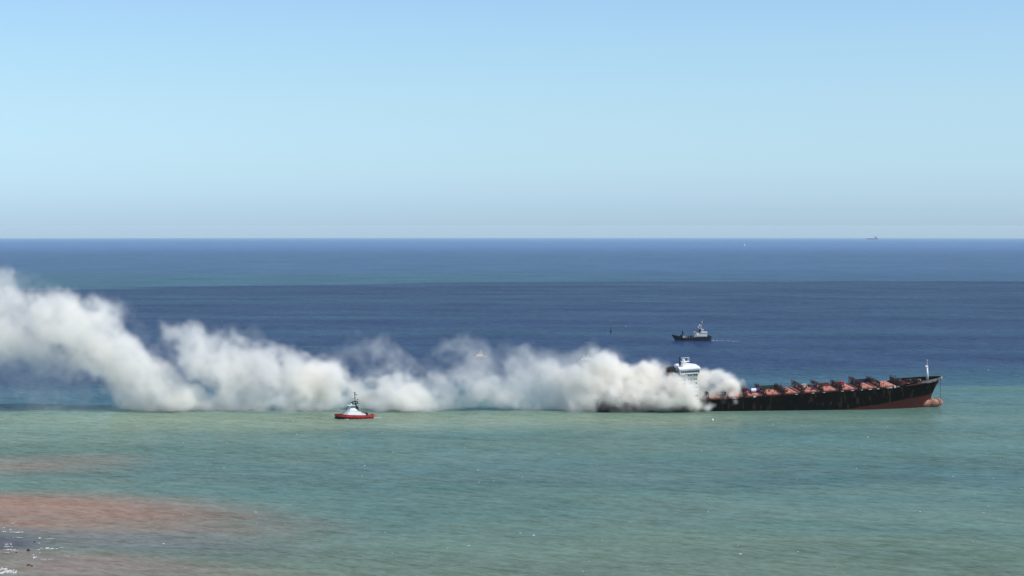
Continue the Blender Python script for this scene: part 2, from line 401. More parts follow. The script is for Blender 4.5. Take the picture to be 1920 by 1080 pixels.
# bulwark lining seen on the far side and grey outer strake at the bow
bw = MB(); ow = MB()
xs = list(np.linspace(242, 275.0, 20))
for side in (-1, 1):
    ri, ro = [], []
    for x in xs:
        zt = ztop(x); h0 = half_b(min(x, stem_x(zt)), zt)
        ri.append((x - 0.1, side * max(h0 - 0.34, 0.05), zt)); 
    bw.loft([[(x, y, z - 1.9) for x, y, z in ri], [(x, y, z + 0.02) for x, y, z in ri]], closed=False, caps=False)
    for x in list(np.linspace(252, 275.6, 16)):
        zt = ztop(x); h0 = half_b(min(x, stem_x(zt)), zt); h1 = half_b(min(x, stem_x(zt - 1.3)), zt - 1.3)
        ro.append(((x, side * (h0 + 0.08), zt + 0.04), (min(x, stem_x(zt - 1.3)) + 0.03, side * (h1 + 0.08), zt - 2.3 * min(1, (x - 248) / 14))))
    ow.loft([[a for a, b in ro], [b for a, b in ro]], closed=False, caps=False)
b = bw.build('bulwark', M_bulwark, ship); m_ = b.modifiers.new('plate', 'SOLIDIFY'); m_.thickness = 0.12
o_ = ow.build('bow_strake', M_strake, ship); m_ = o_.modifiers.new('plate', 'SOLIDIFY'); m_.thickness = 0.06
MB().box((276.0, 0, 25.0), (0.9, 1.2, 1.7)).build('stem_plate', M_pale, ship)
# decks
dk = MB()
pts = [(x, -half_b(x, 21)) for x in np.linspace(0.3, 240, 40)]; pts = [(x, y + 0.3) for x, y in pts]
dk.prism(pts + [(x, -y) for x, y in reversed(pts)], 20.2, 20.4)
dk.build('main_deck', M_deck, ship)
dk = MB()
pts = [(x, -max(half_b(x, 22.5) - 0.3, 0.2)) for x in np.linspace(238, 270.8, 24)]
dk.prism(pts + [(x, -y) for x, y in reversed(pts)], 22.3, 22.5)
dk.build('forecastle_deck', M_bulwark, ship)
# bulb
bl = MB(); rr = []
for k in range(15):
    u = k / 14; x = 251 + 25.6 * u
    r = 3.5 * math.sqrt(max(1 - max(0, (x - 270.8) / 5.8) ** 2, 0.0)) if x > 270.8 else 3.5 * (0.93 + 0.07 * u)
    r = max(r, 0.12)
    rr.append([(x, 0.86 * r * math.cos(a), 5.1 + 0.3 * u + r * math.sin(a)) for a in [2 * math.pi * q / 20 for q in range(20)]])
bl.loft(rr).build('bulbous_bow', M_bulb, ship, smooth=True)
# foremast
fm = MB(); fm.tube((264.5, 0, 22.4), (264.5, 0, 34.8), 1.05, 0.62, 12)
fmo = fm.build('foremast', M_white, ship, smooth=True)
MB().box((264.2, 0, 34.2), (2.1, 2.4, 0.5)).box((263.7, 0, 34.9), (0.9, 1.2, 1.0)).build('mast_platform', M_white, fmo)
MB().tube((264.8, 0, 34.4), (264.8, 0, 39.6), 0.22, 0.14, 6).box((264.8, 0, 37.4), (0.25, 1.6, 0.25)).box((264.8, 0, 39.3), (0.9, 0.5, 0.5)).build('topmast', M_pale, fmo)
ch = MB()
for k in range(24): 
    z0 = 23.6 - k * 0.72
    ch.box((274.2, -1.9, z0), (0.14, 0.3, 0.7), rot=(0, 0, (k % 2) * 1.57))
ch.build('anchor_chain', M_soot, ship)
# forecastle gear
def post_rail(x0, y0, x1, y1, z, h=1.1, n=8, w=0.09, mb=None):
    mb = mb or MB()
    for i in range(n + 1):
        u = i / n; mb.bar((x0 + (x1 - x0) * u, y0 + (y1 - y0) * u, z), (x0 + (x1 - x0) * u, y0 + (y1 - y0) * u, z + h), w)
    for hh in (h * 0.55, h): mb.bar((x0, y0, z + hh), (x1, y1, z + hh), w)
    return mb
for k, (x, y) in enumerate(((250, -5), (250, 5), (256, -3.4), (256, 3.4))):
    w = MB(); w.tube((x, y - 1.6, 23.6), (x, y + 1.6, 23.6), 0.85, n=12)
    for s in (-1, 1): w.tube((x, y + s * 1.6, 23.6), (x, y + s * 1.8, 23.6), 1.35, n=12)
    w.box((x - 0.2, y + 2.6, 23.3), (1.8, 1.4, 1.5)); w.box((x, y, 22.7), (2.6, 5, 0.35))
    w.build('winch', M_dkred, ship)
for (x, y) in ((246, -11), (246, 11), (253, -9.5), (253, 9.5), (260, -6.5), (260, 6.5)):
    w = MB()
    for dx in (-0.7, 0.7): w.tube((x + dx, y, 22.5), (x + dx, y, 23.7), 0.38, n=8); w.tube((x + dx, y, 23.6), (x + dx, y, 23.75), 0.48, n=8)
    w.build('bollard', M_pale, ship)
# breakwater and bay of bent stanchions before it
bwk = MB()
bwk.bb(238.6, 239.0, -15.2, 15.2, 20.4, 26.2)
for y in np.linspace(-15, 15, 13): bwk.box((240.0, y, 23.9), (2.4, 0.22, 3.8), taper=(0.15, 1)); bwk.bar((238.8, y, 26), (238.6 + rnd.uniform(-.8, .8), y + rnd.uniform(-.5, .5), 28 + rnd.uniform(-.6, 1.3)), 0.34)
bwk.build('breakwater', M_dkred, ship)
jm = MB()
for k in range(26):
    x = rnd.uniform(241, 259); lim = half_b(x, 22) - 2; y = rnd.uniform(-lim, lim)
    h = rnd.uniform(1.2, 3.9) * (1.15 - (x - 241) / 32)
    jm.bar((x, y, 22.5), (x + rnd.uniform(-.4, .6), y + rnd.uniform(-.4, .4), 22.5 + h), rnd.uniform(0.2, 0.4))
    if k % 3 == 0: jm.bar((x - 1.8, y, 22.5 + h * 0.95), (x + 1.8, y, 22.5 + h * 0.8), 0.25)
jm.build('forecastle_stanchions', M_dkred, ship, kind='stuff')
# bays of hatch covers with lashing bridges between
BAYX = [86.5 + 15.1 * i for i in range(10)] + [2.5, 17.5, 33.0]
BAYL = 12.0
proto_lb = None
def hatch_mesh(w):
    m = MB(); m.bb(0, BAYL, -w / 2, w / 2, 0, 0.9)
    for q in range(1, 4): m.bb(BAYL * q / 4 - 0.12, BAYL * q / 4 + 0.12, -w / 2 + 0.3, w / 2 - 0.3, 0.903, 1.02)
    for qx in (0.25, BAYL - 0.65):
        for qy in (-w / 2 + 0.3, -w / 6, w / 6, w / 2 - 0.7): m.bb(qx, qx + 0.4, qy, qy + 0.4, 0.9, 1.12)
    return m.mesh('hatch_cover', M_hatch)
HM = hatch_mesh(9.3); HMB = HM.copy(); HMB.materials[0] = M_soot      # scorched covers near the fire
CM = MB()
for s in (-1, 1): CM.bb(-0.2, BAYL + 0.2, s * 14.3 - 0.15, s * 14.3 + 0.15, 0, 1.9)
for x in (-0.2, BAYL): CM.bb(x, x + 0.2, -14.15, 14.15, 0, 1.9)
for q in range(7):
    for s in (-1, 1): CM.box((q * BAYL / 6, s * 14.65, 0.85), (0.15, 0.5, 1.7))
CM = CM.mesh('hatch_coaming', M_dkred)
def lashing(seed, h):
    r = random.Random(seed); m = MB()
    for y in np.linspace(-15.2, 15.2, 12):
        for x in (0.0, 1.5):
            m.bar((x, y, 0), (x + r.uniform(-.12, .12), y + r.uniform(-.1, .1), h + r.uniform(-.5, 1.1)), 0.36)
        m.bar((0, y, 1.2), (1.5, y, h - 0.3), 0.2)
        if r.random() < 0.6: m.bar((0.1, y, h - 0.2), (0.1 + r.uniform(-1.0, 1.0), y + 2.6, 0.9), 0.2)
        if r.random() < 0.55: m.box((0.75, y + 1.2, r.uniform(1.2, h - 0.2)), (1.2, 1.5, r.uniform(0.7, 1.7)))
    for z in (2.1, h - 0.5): m.bb(-0.2, 1.7, -15.3, 15.3, z, z + 0.2)
    for z in (h + 0.2,):
        m.bar((-0.1, -15.2, z), (-0.1, 15.2, z), 0.14); m.bar((1.6, -15.2, z - .1), (1.6, 15.2, z - .1), 0.14)
    return m.mesh('lashing_bridge', M_dkred)
LM = [lashing(i, h) for i, h in ((1, 7.0), (2, 6.2), (3, 7.6))]
for bi, x in enumerate(BAYX):
    wlim = 1.0
    co_ = bpy.data.objects.new('hatch_coaming', CM); COL.objects.link(co_); co_.parent = ship; co_.location = (x, 0, 20.4)
    if x > 215: co_.scale = (1, 0.90, 1)
    for k, y in enumerate((-9.45, 0, 9.45)):
        o = bpy.data.objects.new('hatch_cover', HMB if x < 60 else HM); COL.objects.link(o); o.parent = ship
        sc = 0.9 if x > 215 else 1.0
        o.location = (x, y * sc, 22.3 + (0.02 if k == 1 else 0)); o.scale = (1, sc, 1)
    o = bpy.data.objects.new('lashing_bridge', LM[bi % 3]); COL.objects.link(o); o.parent = ship; o.location = (x - 2.35 + (0.55, -0.4, 0.0, 0.3)[bi % 4], 0, 20.4); o.rotation_euler = (0, 0, (0.02, -0.03, 0.0)[bi % 3])
    if x > 215: o.scale = (1, 0.92, 1)
# twisted stanchions and cell guides standing on some hatches
for bi, x in enumerate(BAYX[:10]):
    r = random.Random(40 + bi); m = MB()
    for k in range(r.choice((14, 20, 26))):
        a = x + BAYL * (1 if bi in (0, 2, 3, 5, 6) else 0.36) * r.random() ** 1.6 - 1; y = r.uniform(-13, 13)
        m.bar((a, y, 22.9), (a + r.uniform(-.7, .7), y + r.uniform(-.6, .6), 23.3 + r.uniform(0.8, 4.0)), r.uniform(0.25, 0.5))
        if k % 3 == 0: m.box((a, y, 23.8), (r.uniform(.8, 2), r.uniform(.8, 2), r.uniform(.7, 1.4)), rot=(0, 0, r.uniform(-.3, .3)))
    m.build('stanchion_cluster', M_dkred, ship, kind='stuff')
# side rail, pale pieces painted as sunlit deck along the sheer
rl = MB()
for s in (-1, 1):
    pr = None
    for x in np.arange(1, 236, 2.6):
        y = s * (half_b(x, 21.6) - 0.12); p = (x, y, 21.6)
        rl.bar(p, (x, y, 22.75), 0.12)
        if pr is not None and rnd.random() < 0.93:
            rl.bar((pr[0], pr[1], 22.7), (x, y, 22.7), 0.12); rl.bar((pr[0], pr[1], 22.15), (x, y, 22.15), 0.10)
        pr = p
rl.build('side_railing', M_dkred, ship, kind='stuff')
for x, ln, h in ((121, 2.2, 1.3), (190.5, 1.6, .6), (198, 2.4, .6), (206.0, 1.4, .5), (212, 2.6, .6), (218.5, 2.0, .6), (226.5, 4.6, 1.0), (232.5, 1.6, 1.8), (235, 2.2, 1.0), (167, 2, .5), (176, 1.6, .5), (154, 1.8, .5)):
    MB().bb(x, x + ln, -half_b(x + ln, 21.6) - 0.06, -half_b(x + ln, 21.6) + 0.25, 21.62, 21.62 + h).build('sunlit_deck_patch', M_pale, ship)  # pale boxes stand for bits of sunlit deck behind the rail
for x in (86, 101, 116, 131, 146, 161, 176, 191, 206, 221):
    yy = -half_b(x, 21.6) + 0.55
    MB().bb(x - 1.2, x + 1.0, yy, yy + 1.4, 20.4, 23.6).box((x, yy + .3, 24.2), (.7, .7, 1.2)).build('vent_trunk', M_dkred, ship)

# accommodation block
acc = bpy.data.objects.new('accommodation', None)
ab = MB(); X0, X1 = 63.5, 79.5; YB = 15.2; ZB = 20.4
ab.bb(X0, X1, -13.2, 13.2, ZB, ZB + 22.4)
aco = ab.build('accommodation_block', M_white, ship)
br = MB(); br.prism([(X0 + 1.5, -16.4), (X1 + 0.6, -16.4), (X1 + 2.0, -8), (X1 + 2.0, 8), (X1 - 1.5, 16.4), (X0 + 3, 16.4)], ZB + 22.4, ZB + 26.0)
wh = br.build('wheelhouse', M_white, ship)
MB().prism([(X0 + 1.0, -16.9), (X1 + 1.2, -16.9), (X1 + 2.4, -8), (X1 + 2.4, 8), (X1 - 2.2, 16.6), (X0 + 4, 16.6)], ZB + 26.0, ZB + 26.5).build('wheelhouse_roof', M_tugwhite, ship)
# deck walkway slabs, rails and windows storey by storey
wmesh = MB().bb(-0.5, 0.5, -0.06, 0.06, -0.5, 0.5).mesh('window', M_glass)
wmeshf = MB().bb(-0.06, 0.06, -0.5, 0.5, -0.5, 0.5).mesh('window', M_glass)
rdm = random.Random(3)
for lv in range(7):
    z = ZB + 3.2 * (lv + 1)
    m = MB(); m.bb(X0 - 2.6, X1 - 9.0, -14.9, 14.9, z - 0.15, z); m.build('deck_walkway', M_white, aco)
    m = MB(); post_rail(X0 - 2.5, -14.8, X1 - 9.2, -14.8, z, 1.1, 5, 0.1, m); post_rail(X0 - 2.5, -14.8, X0 - 2.5, 14.8, z, 1.1, 12, 0.1, m); m.build('deck_railing', M_white, aco)
    zc = z - 1.55
    for x in (X0 + 1.4, X0 + 3.2, X0 + 5.0):                # dark doors and openings onto the side decks
        o = bpy.data.objects.new('doorway', wmesh); COL.objects.link(o); o.parent = aco; o.location = (x, -13.24, zc); o.scale = (1.5, 1, 1.9)
    for x in ((X0 + 8.6, X0 + 10.2, X0 + 13.0, X0 + 14.4) if lv != 4 else (X0 + 8.4, X0 + 9.8, X0 + 14.2)):
        o = bpy.data.objects.new('window', wmesh); COL.objects.link(o); o.parent = aco; o.location = (x, -13.24, zc + .15); o.scale = (0.8 if x < X0 + 12 else 1.0, 1, 0.95)
    for y in np.linspace(-11.5, 11.5, 9):
        o = bpy.data.objects.new('window', wmeshf); COL.objects.link(o); o.parent = aco; o.location = (X1 + 0.04, y, zc + .15); o.scale = (1, 0.9, 0.95)
for x in np.linspace(X0 + 2.6, X1 - 0.4, 10):
    o = bpy.data.objects.new('bridge_window', wmesh); COL.objects.link(o); o.parent = wh; o.location = (x, -16.44, ZB + 24.2); o.scale = (1.15, 1, 1.35)
for y in np.linspace(-7, 7, 10):
    o = bpy.data.objects.new('bridge_window', wmeshf); COL.objects.link(o); o.parent = wh; o.location = (X1 + 2.04, y, ZB + 24.3); o.scale = (1, 1.15, 1.3)
m = MB()
for y in np.linspace(-15.5, -9, 5): m.box((X1 + 1.35 + (y + 12.2) * 0.17, y, ZB + 24.3), (0.12, 1.1, 1.3), rot=(0, 0, -0.17))
m.build('wing_windows', M_glass, wh)
MB().bb(X0 + 2, X0 + 14.5, -15.6, -13.35, ZB + 21.6, ZB + 22.3).build('bridge_wing_support', M_grey, wh)
# monkey island
m = MB(); m.bb(X0 + 6.2, X0 + 9.2, -2, 2, ZB + 26.5, ZB + 30.0); m.build('radar_house', M_white, ship)
m = MB(); m.tube((X0 + 4.6, 0, ZB + 26.5), (X0 + 4.6, 0, ZB + 34.0), 0.55, 0.42, 8); m.box((X0 + 4.6, 0, ZB + 29.3), (1.8, 1.2, 3.2), taper=(.5, .6)); m.build('signal_mast', M_black, ship)
m = MB(); m.bb(X0 + 5.4, X0 + 11.8, -2.4, 2.4, ZB + 29.9, ZB + 30.2)
for dx in (6.2, 11.5): m.bar((X0 + dx, -2.2, ZB + 30.2), (X0 + dx, -2.2, ZB + 33.3), 0.3)
m.bar((X0 + 5.4, -2.2, ZB + 33.3), (X0 + 11.7, -2.2, ZB + 33.3), 0.42); m.bar((X0 + 11.5, 2.2, ZB + 30.2), (X0 + 11.5, 2.2, ZB + 33.0), 0.25)
m.build('radar_platform', M_tugwhite, ship)
m = MB(); m.ball((X0 + 7.4, -1.0, ZB + 31.3), 1.15); m.build('radome', M_tugwhite, ship, smooth=True)
# funnel
m = MB(); m.prism([(57.5, -6), (58.2, -7.4), (63.0, -7.4), (63.4, -6), (63.4, 3), (57.5, 3)], ZB, ZB + 23.3); fu = m.build('funnel', M_tan, ship)
m = MB(); m.prism([(57.2, -6.2), (58, -7.7), (63.1, -7.7), (63.7, -6.2), (63.7, 3.2), (57.2, 3.2)], ZB + 23.3, ZB + 26.4); m.build('funnel_cap', M_soot, fu)
m = MB()
for x in (58.8, 60.4, 62.0): m.tube((x, -5, ZB + 26.3), (x, -5, ZB + 27.7), 0.5, n=8); 
m.build('exhaust_pipe', M_soot, fu)
# stern gear half hidden in the smoke
m = MB(); m.bb(4, 12, -12, -6, 20.4, 24.5); m.bar((14, -9, 20.4), (10, -9, 33), 0.9); m.bar((10, -9, 33), (22, -9, 29), 0.6); m.build('stern_crane', M_soot, ship)
for x in (16.5, 44.5, 49.5):
    m = MB(); m.bb(x, x + 3.5, -12, 12, 20.4, 26.5 + (x % 3)); m.build('deck_house', M_soot, ship)

# cargo left on deck: things standing on the ship, placed through its matrix
def container(lx, ly, lz, length, m, label, group='containers left on the deck', h=2.6, w=2.45, across=False):
    mb = MB(); Lh = length / 2
    mb.bb(-Lh + .1, Lh - .1, -w / 2 + .06, w / 2 - .06, 0.12, h - 0.1)
    t = empty('shipping_container', label=label, cat='container', group=group)
    t.matrix_world = SHIP_M @ Matrix.Translation((lx, ly, lz)) @ Matrix.Rotation(math.pi / 2 if across else 0, 4, 'Z')
    mb.build('panel_walls', m, t)
    f = MB()
    for sx in (-1, 1):
        for sy in (-1, 1): f.bb(sx * Lh - .1, sx * Lh + .1, sy * w / 2 - .1, sy * w / 2 + .1, 0, h)
    for sy in (-1, 1):
        for z in (0.08, h - 0.08): f.bb(-Lh + .1, Lh - .1, sy * w / 2 - .09, sy * w / 2 + .09, z - .08, z + .08)
    f.build('corner_frame', m, t)
    rb = MB()
    for x in np.arange(-Lh + .5, Lh - .4, 0.6):
        for sy in (-1, 1): rb.bb(x, x + .25, sy * (w / 2 - .05) - .04, sy * (w / 2 - .05) + .04, .2, h - .2)
    rb.build('side_rib', m, t)
    return t
ZC = 23.35
tank = empty('tank_container', label='blue tank with a shiny white middle beside the first clump of lashing gear', cat='tank')
tank.matrix_world = SHIP_M @ Matrix.Translation((124.5, -3, ZC + .05))
m = MB(); m.tube((-3.6, 0, 1.6), (3.6, 0, 1.6), 1.35, n=14); m.build('tank_shell', M_blue, tank)
m = MB(); m.tube((-1.9, 0, 1.6), (1.9, 0, 1.6), 1.5, n=14); m.build('white_band', M_tugwhite, tank)
m = MB()
for sx in (-1, 1):
    for sy in (-1, 1): m.bar((sx * 3.9, sy * 1.3, 0), (sx * 3.9, sy * 1.3, 3.0), .3)
    m.bar((sx * 3.9, -1.3, 3.0), (sx * 3.9, 1.3, 3.0), .25); m.bar((sx * 3.9, -1.3, 0.1), (sx * 3.9, 1.3, .1), .25)
for sy in (-1, 1): m.bar((-3.9, sy * 1.3, 0.1), (3.9, sy * 1.3, .1), .25)
m.build('tank_frame', M_blue, tank)
container(118.2, 6, ZC, 6.1, M_red, 'bright red container at the right edge of the smoke')
container(118.2, 8.9, ZC, 6.1, M_rust, 'rust brown container just behind the bright red one at the edge of the smoke')
container(141, 11.3, ZC, 12.2, M_green, 'dark green container on the far side of the deck, right of the blue tank')
container(166.5, 8.2, ZC, 6.1, M_pale, 'small white container between two lashing bridges amidships', h=2.2)
container(216.5, 12.2, ZC, 12.2, M_navyc, 'dark blue container at the far rail near the forecastle')
container(195.5, 5, ZC, 6.1, M_red, 'red container among dark stanchions in the bow half of the deck')
container(183.5, 5.5, ZC, 6.1, M_rust, 'rusty pink container among stanchions just right of mid deck')

# ------------------------------------------------------------------ red tug in front of the smoke (bow to the left)
def hull_loft(L_, B_, zb, sheer, bow_full=2.2, stern_full=3.0, stern_w=0.9, x_off=0.0, n=26, flare=0.12, rake=0.93):
    """pointed bow at +x; sheer(u) gives deck height; returns (MB of shell, ring of deck points)"""
    rings = []; deck = []
    for i in range(n + 1):
        u = i / n; x = -L_ / 2 + L_ * u
        w = B_ / 2 * (1 - max(0, (u - 0.55) / 0.45) ** bow_full) ** 0.8 if u > 0.55 else B_ / 2 * (1 - (1 - stern_w) * (1 - u / 0.55) ** stern_full)
        if u < 0.04: w *= 0.82 + 0.18 * (u / 0.04)
        w = max(w, 0.04); zt = sheer(u); 
        xr = x + (0.06 * L_ * max(0, (u - 0.7) / 0.3) ** 2)
        xk = x * rake
        rings.append([(xk - .02 * L_ * max(0, (u - .7) / .3), -w * (1 - flare * 2), zb), ((x + xk) / 2, -w * (1 - flare * .5), zb * 0.2 + zt * 0.3), (xr, -w, zt), (xr, w, zt), ((x + xk) / 2, w * (1 - flare * .5), zb * .2 + zt * .3), (xk - .02 * L_ * max(0, (u - .7) / .3), w * (1 - flare * 2), zb)])
        deck.append((xr, w, zt))
    m = MB(); m.loft(rings, closed=True); return m, deck

def bulwark_of(deck, h, inset, i0=0, i1=None, th=0.15):
    i1 = len(deck) if i1 is None else i1; m = MB()
    for s in (-1, 1):
        ring = []
        for (x, w, z) in deck[i0:i1]:
            ww = max(w - inset, 0.02)
            ring.append([(x, s * ww, z), (x, s * max(ww - th, 0.0), z), (x, s * max(ww - th, 0.0), z + h), (x, s * ww, z + h)])
        m.loft(ring)
    if i0 == 0:
        x, w, z = deck[0]; m.bb(x, x + th, -(w - inset - th), w - inset - th, z, z + h)
    return m

x_, y_, z_ = sea(665.5, 785.5)
tug = empty('tugboat', (x_, y_, z_), math.pi + D2R(19), 'red hulled white tugboat with a tall dark mast in front of the smoke', 'tugboat')
sh = lambda u: 1.7 + 1.3 * max(0, (u - 0.3) / 0.7) ** 1.7
m, dk_ = hull_loft(28.0, 9.4, -1.6, sh, 2.5, 2.6, 0.80, rake=0.86)
m.build('hull', M_tugred, tug)
bulwark_of(dk_, 1.05, 0.12).build('bulwark', M_tugred, tug)
MB().prism([(x, -w * 0.96) for x, w, z in dk_] + [(x, w * .96) for x, w, z in reversed(dk_)], 1.69, 1.76).build('working_deck', M_rust, tug)
fd = MB()
for s in (-1, 1):
    fd.loft([[(x, s * (w + 0.0), z - .75), (x, s * (w + .35), z - .65), (x, s * (w + .35), z - .2), (x, s * w, z - .1)] for x, w, z in dk_])
fd.build('rubbing_strake', M_tugred, tug)
fd = MB()
for s in (-1, 1):
    fd.loft([[(x, s * (w * .93), z - 1.9 - (z - 2) * .5), (x, s * (w * .93 + .25), z - 1.8 - (z - 2) * .5), (x, s * (w * .97 + .2), z - 1.1), (x, s * w * .95, z - 1.0)] for x, w, z in dk_[18:]])
fd.build('bow_fender', M_rubber, tug)
m = MB(); m.prism([(-5.4, -4.0), (7.6, -3.9), (10.4, -1.6), (10.4, 1.6), (7.6, 3.9), (-5.4, 4.0)], 2.0, 5.2, [(-3.2, -3.7), (5.6, -3.6), (7.6, -1.5), (7.6, 1.5), (5.6, 3.6), (-3.2, 3.7)]); dh = m.build('deckhouse', M_tugwhite, tug)
for x in (-1, 1.2, 3.4, 5.4):
    for s in (-1, 1): MB().tube((x, s * 3.60, 3.7), (x, s * 3.74, 3.7), 0.26, n=8).build('porthole', M_glass, dh)
m = MB(); m.prism([(-2.2, -3.2), (5.2, -3.0), (6.6, -1.4), (6.6, 1.4), (5.2, 3.0), (-2.2, 3.2)], 5.2, 7.4, [(0.2, -2.7), (4.4, -2.7), (5.6, -1.3), (5.6, 1.3), (4.4, 2.7), (0.2, 2.7)]); d2 = m.build('upper_deckhouse', M_tugwhite, tug)
m = MB(); m.prism([(0.6, -2.3), (4.2, -2.3), (5.2, -1.1), (5.2, 1.1), (4.2, 2.3), (.6, 2.3)], 7.4, 9.7, [(0.7, -2.6), (4.5, -2.6), (5.6, -1.3), (5.6, 1.3), (4.5, 2.6), (.7, 2.6)]); wh_ = m.build('wheelhouse', M_tugwhite, tug)
for s in (-1, 1):
    for x in (1.3, 2.5, 3.7): MB().box((x, s * 2.52, 8.8), (0.95, 0.16, 0.95), rot=(-s * .13, 0, 0)).build('window', M_glass, wh_)
for y in (-.75, .75): MB().box((5.46, y, 8.8), (.16, 1.1, .95), rot=(0, .17, 0)).build('window', M_glass, wh_)
MB().bb(0.3, 5.8, -2.8, 2.8, 9.7, 9.9).build('wheelhouse_roof', M_tugwhite, tug)
for k in range(5):
    for s in (-1, 1):
        x, w, z = dk_[4 + 3 * k]; MB().tube((x, s * (w + .2), 0.75), (x, s * (w + .55), 0.75), .55, n=10).build('tyre_fender', M_rubber, tug)
m = MB()
for s in (-1, 1):
    post_rail(-2.4, s * 3.5, 6.2, s * 3.5, 4.9, 1.1, 7, .1, m); post_rail(6.4, s * 3.3, 12.2, s * 1.2, 4.0, 1.1, 5, .1, m)
    m.bar((6.0, s * 2.6, 7.3), (9.8, s * 1.9, 3.9), .16); m.bar((4.8, s * 2.6, 9.5), (8.4, s * 2, 4.9), .14)
m.build('railing', M_grey, tug)
m = MB(); m.tube((-0.4, 0, 5), (0.6, 0, 19.4), .42, .24, 8); m.tube((-3.0, -1.0, 3.4), (0.0, 0, 11.5), .45, .4, 6); m.tube((-3.0, 1.0, 3.4), (0.0, 0, 11.5), .45, .4, 6)
mo = m.build('mast', M_tuggreen, tug)
MB().bb(-2.4, 2.4, -2.0, 2.0, 10.9, 11.15).bb(-1.6, 1.8, -1.3, 1.3, 12.3, 12.9).bb(-1.8, -1.1, -.3, .3, 11.2, 12.9).box((2.4, 0, 11.7), (1.4, .9, 1.2)).build('mast_platform', M_tuggreen, mo)
MB().bar((-1.7, 0, 13.6), (-1.7, 0, 14.4), .7).bar((-.2, 0, 15.3), (2.3, 0, 14.8), .25).bb(-1.4, 0, -.8, .8, 17.4, 17.7).bar((.4, 0, 18.8), (-.9, 0, 17.2), .35).box((0.4, 0, 19.2), (.8, .6, .8)).build('mast_light', M_tuggreen, mo)
MB().ball((3.1, .3, 10.5), .75).build('radome', M_tugwhite, tug, smooth=True)
for s in (-1, 1):
    m = MB(); m.prism([(-1.9, s * 1.6 - .6), (-.7, s * 1.6 - .6), (-.7, s * 1.6 + .6), (-1.9, s * 1.6 + .6)], 4.9, 9.0); m.build('funnel', M_tuggreen, tug)
m = MB(); m.tube((-8.6, -1.4, 3.1), (-8.6, 1.4, 3.1), 1.0, n=12); m.tube((-8.6, -1.7, 3.1), (-8.6, -1.4, 3.1), 1.25, n=12); m.build('towing_winch', M_black, tug)
m = MB()
for s in (-1, 1): m.bar((-7.4, s * 2, 2), (-7.0, s * 1.2, 4.5), .35)
m.bar((-7.0, -1.2, 4.5), (-7.0, 1.2, 4.5), .35); m.bar((-5.0, 0, 5.4), (-8.4, 0, 4.0), .4); m.build('towing_frame', M_black, tug)
m = MB(); m.box((-10.2, 1.2, 2.8), (2.6, 1.6, 1.1), taper=(.7, .8)); m.build('rubber_dinghy', M_grey, tug)
m = MB(); m.bb(-7.2, -5.5, -3.2, 3.2, 2.05, 3.3); m.build('engine_casing', M_tugwhite, tug)

# ------------------------------------------------------------------ dark workboat beyond
x_, y_, z_ = sea(1299.5, 638.3)
wb = empty('workboat', (x_, y_, z_), math.pi - D2R(4), 'dark hulled supply boat with white superstructure under way on the open sea', 'workboat')
K = y_ / FPX      # metres per picture pixel there
sh = lambda u: 3.0 + 2.9 * max(0, (u - 0.72) / 0.28) ** 1.2 + 0.9 * max(0, (0.45 - u) / 0.45) ** .6
m, dk_ = hull_loft(46.5, 10.5, -2.0, sh, 2.6, 3, 0.9)
m.build('hull', M_navy, wb)
bulwark_of(dk_, 1.2, .1, 0, 14).build('bulwark', M_navy, wb)
bulwark_of(dk_, 1.1, .1, 20, None).build('bow_bulwark', M_navy, wb)
MB().prism([(x, -w * .95) for x, w, z in dk_[6:20]] + [(x, w * .95) for x, w, z in reversed(dk_[6:20])], 2.9, 3.15).build('working_deck', M_rust, wb)
# superstructure near the stern (local -x)
m = MB(); m.bb(-17.5, -1.5, -4.4, 4.4, 3.2, 6.9); m.bb(-17.8, -9.5, -4.2, 4.2, 6.9, 10.6); m.bb(-3.9, -1.2, -4.2, 4.2, 6.9, 10.8); m.bb(-9.5, -3.9, -3.0, 3.0, 6.9, 9.4)
s1 = m.build('superstructure', M_white, wb)
MB().bb(-13.6, -10.4, -3.2, 3.2, 10.6, 13.6).build('bridge', M_white, wb)
for x in (-16.5, -14.5, -12.5, -10.5): MB().bb(x - .5, x + .5, 4.21, 4.3, 8.4, 9.5).build('window', M_glass, s1)
for x in (-13.2, -12.2, -11.2): MB().bb(x - .35, x + .35, 3.21, 3.3, 11.9, 13.0).build('window', M_glass, s1)
for x in (-15, -12, -9, -6): MB().bb(x - .5, x + .5, 4.41, 4.5, 4.7, 5.8).build('doorway', M_rust, s1)
m = MB(); m.bb(-9.4, -7.4, -2.5, 2.5, 9.4, 14.2); m.build('funnel', M_black, wb)
m = MB(); m.tube((-8.0, 0, 10), (-11.5, 0, 21.4), .38, .22, 6); m.tube((-6.2, 0, 10), (-10.2, 0, 19), .3, .2, 6); m.bb(-11.6, -7.0, -2, 2, 14.8, 15.1); m.bb(-10.8, -8.6, -1, 1, 17.2, 17.5)
ms_ = m.build('mast', M_pale, wb)
MB().ball((-8.3, -1, 18.9), 1.0).ball((-6.6, 1.2, 16.6), .8).build('radome', M_tugwhite, ms_, smooth=True)
MB().box((-11.4, 0, 23.0), (1.5, .6, 1.6), rot=(0, .5, 0)).build('radar_scanner', M_pale, ms_)
m = MB()
for x0 in (-5.6, -3.4): m.bar((x0, 4.3, 3.5), (x0 + 2.2, 4.3, 10.4), .5); m.bar((x0 + 2, 4.3, 4), (x0 - .4, 4.3, 13.2), .45)
m.bar((-6, 3.6, 12.6), (0.8, 3.6, 12.2), .5); m.build('gantry', M_rust, wb)
m = MB(); m.tube((2.0, -1.5, 4.6), (2.0, 1.5, 4.6), 1.5, n=10); m.tube((5.4, -2.5, 4.2), (5.4, 2.0, 4.2), 1.2, n=10); m.build('winch', M_navy, wb)
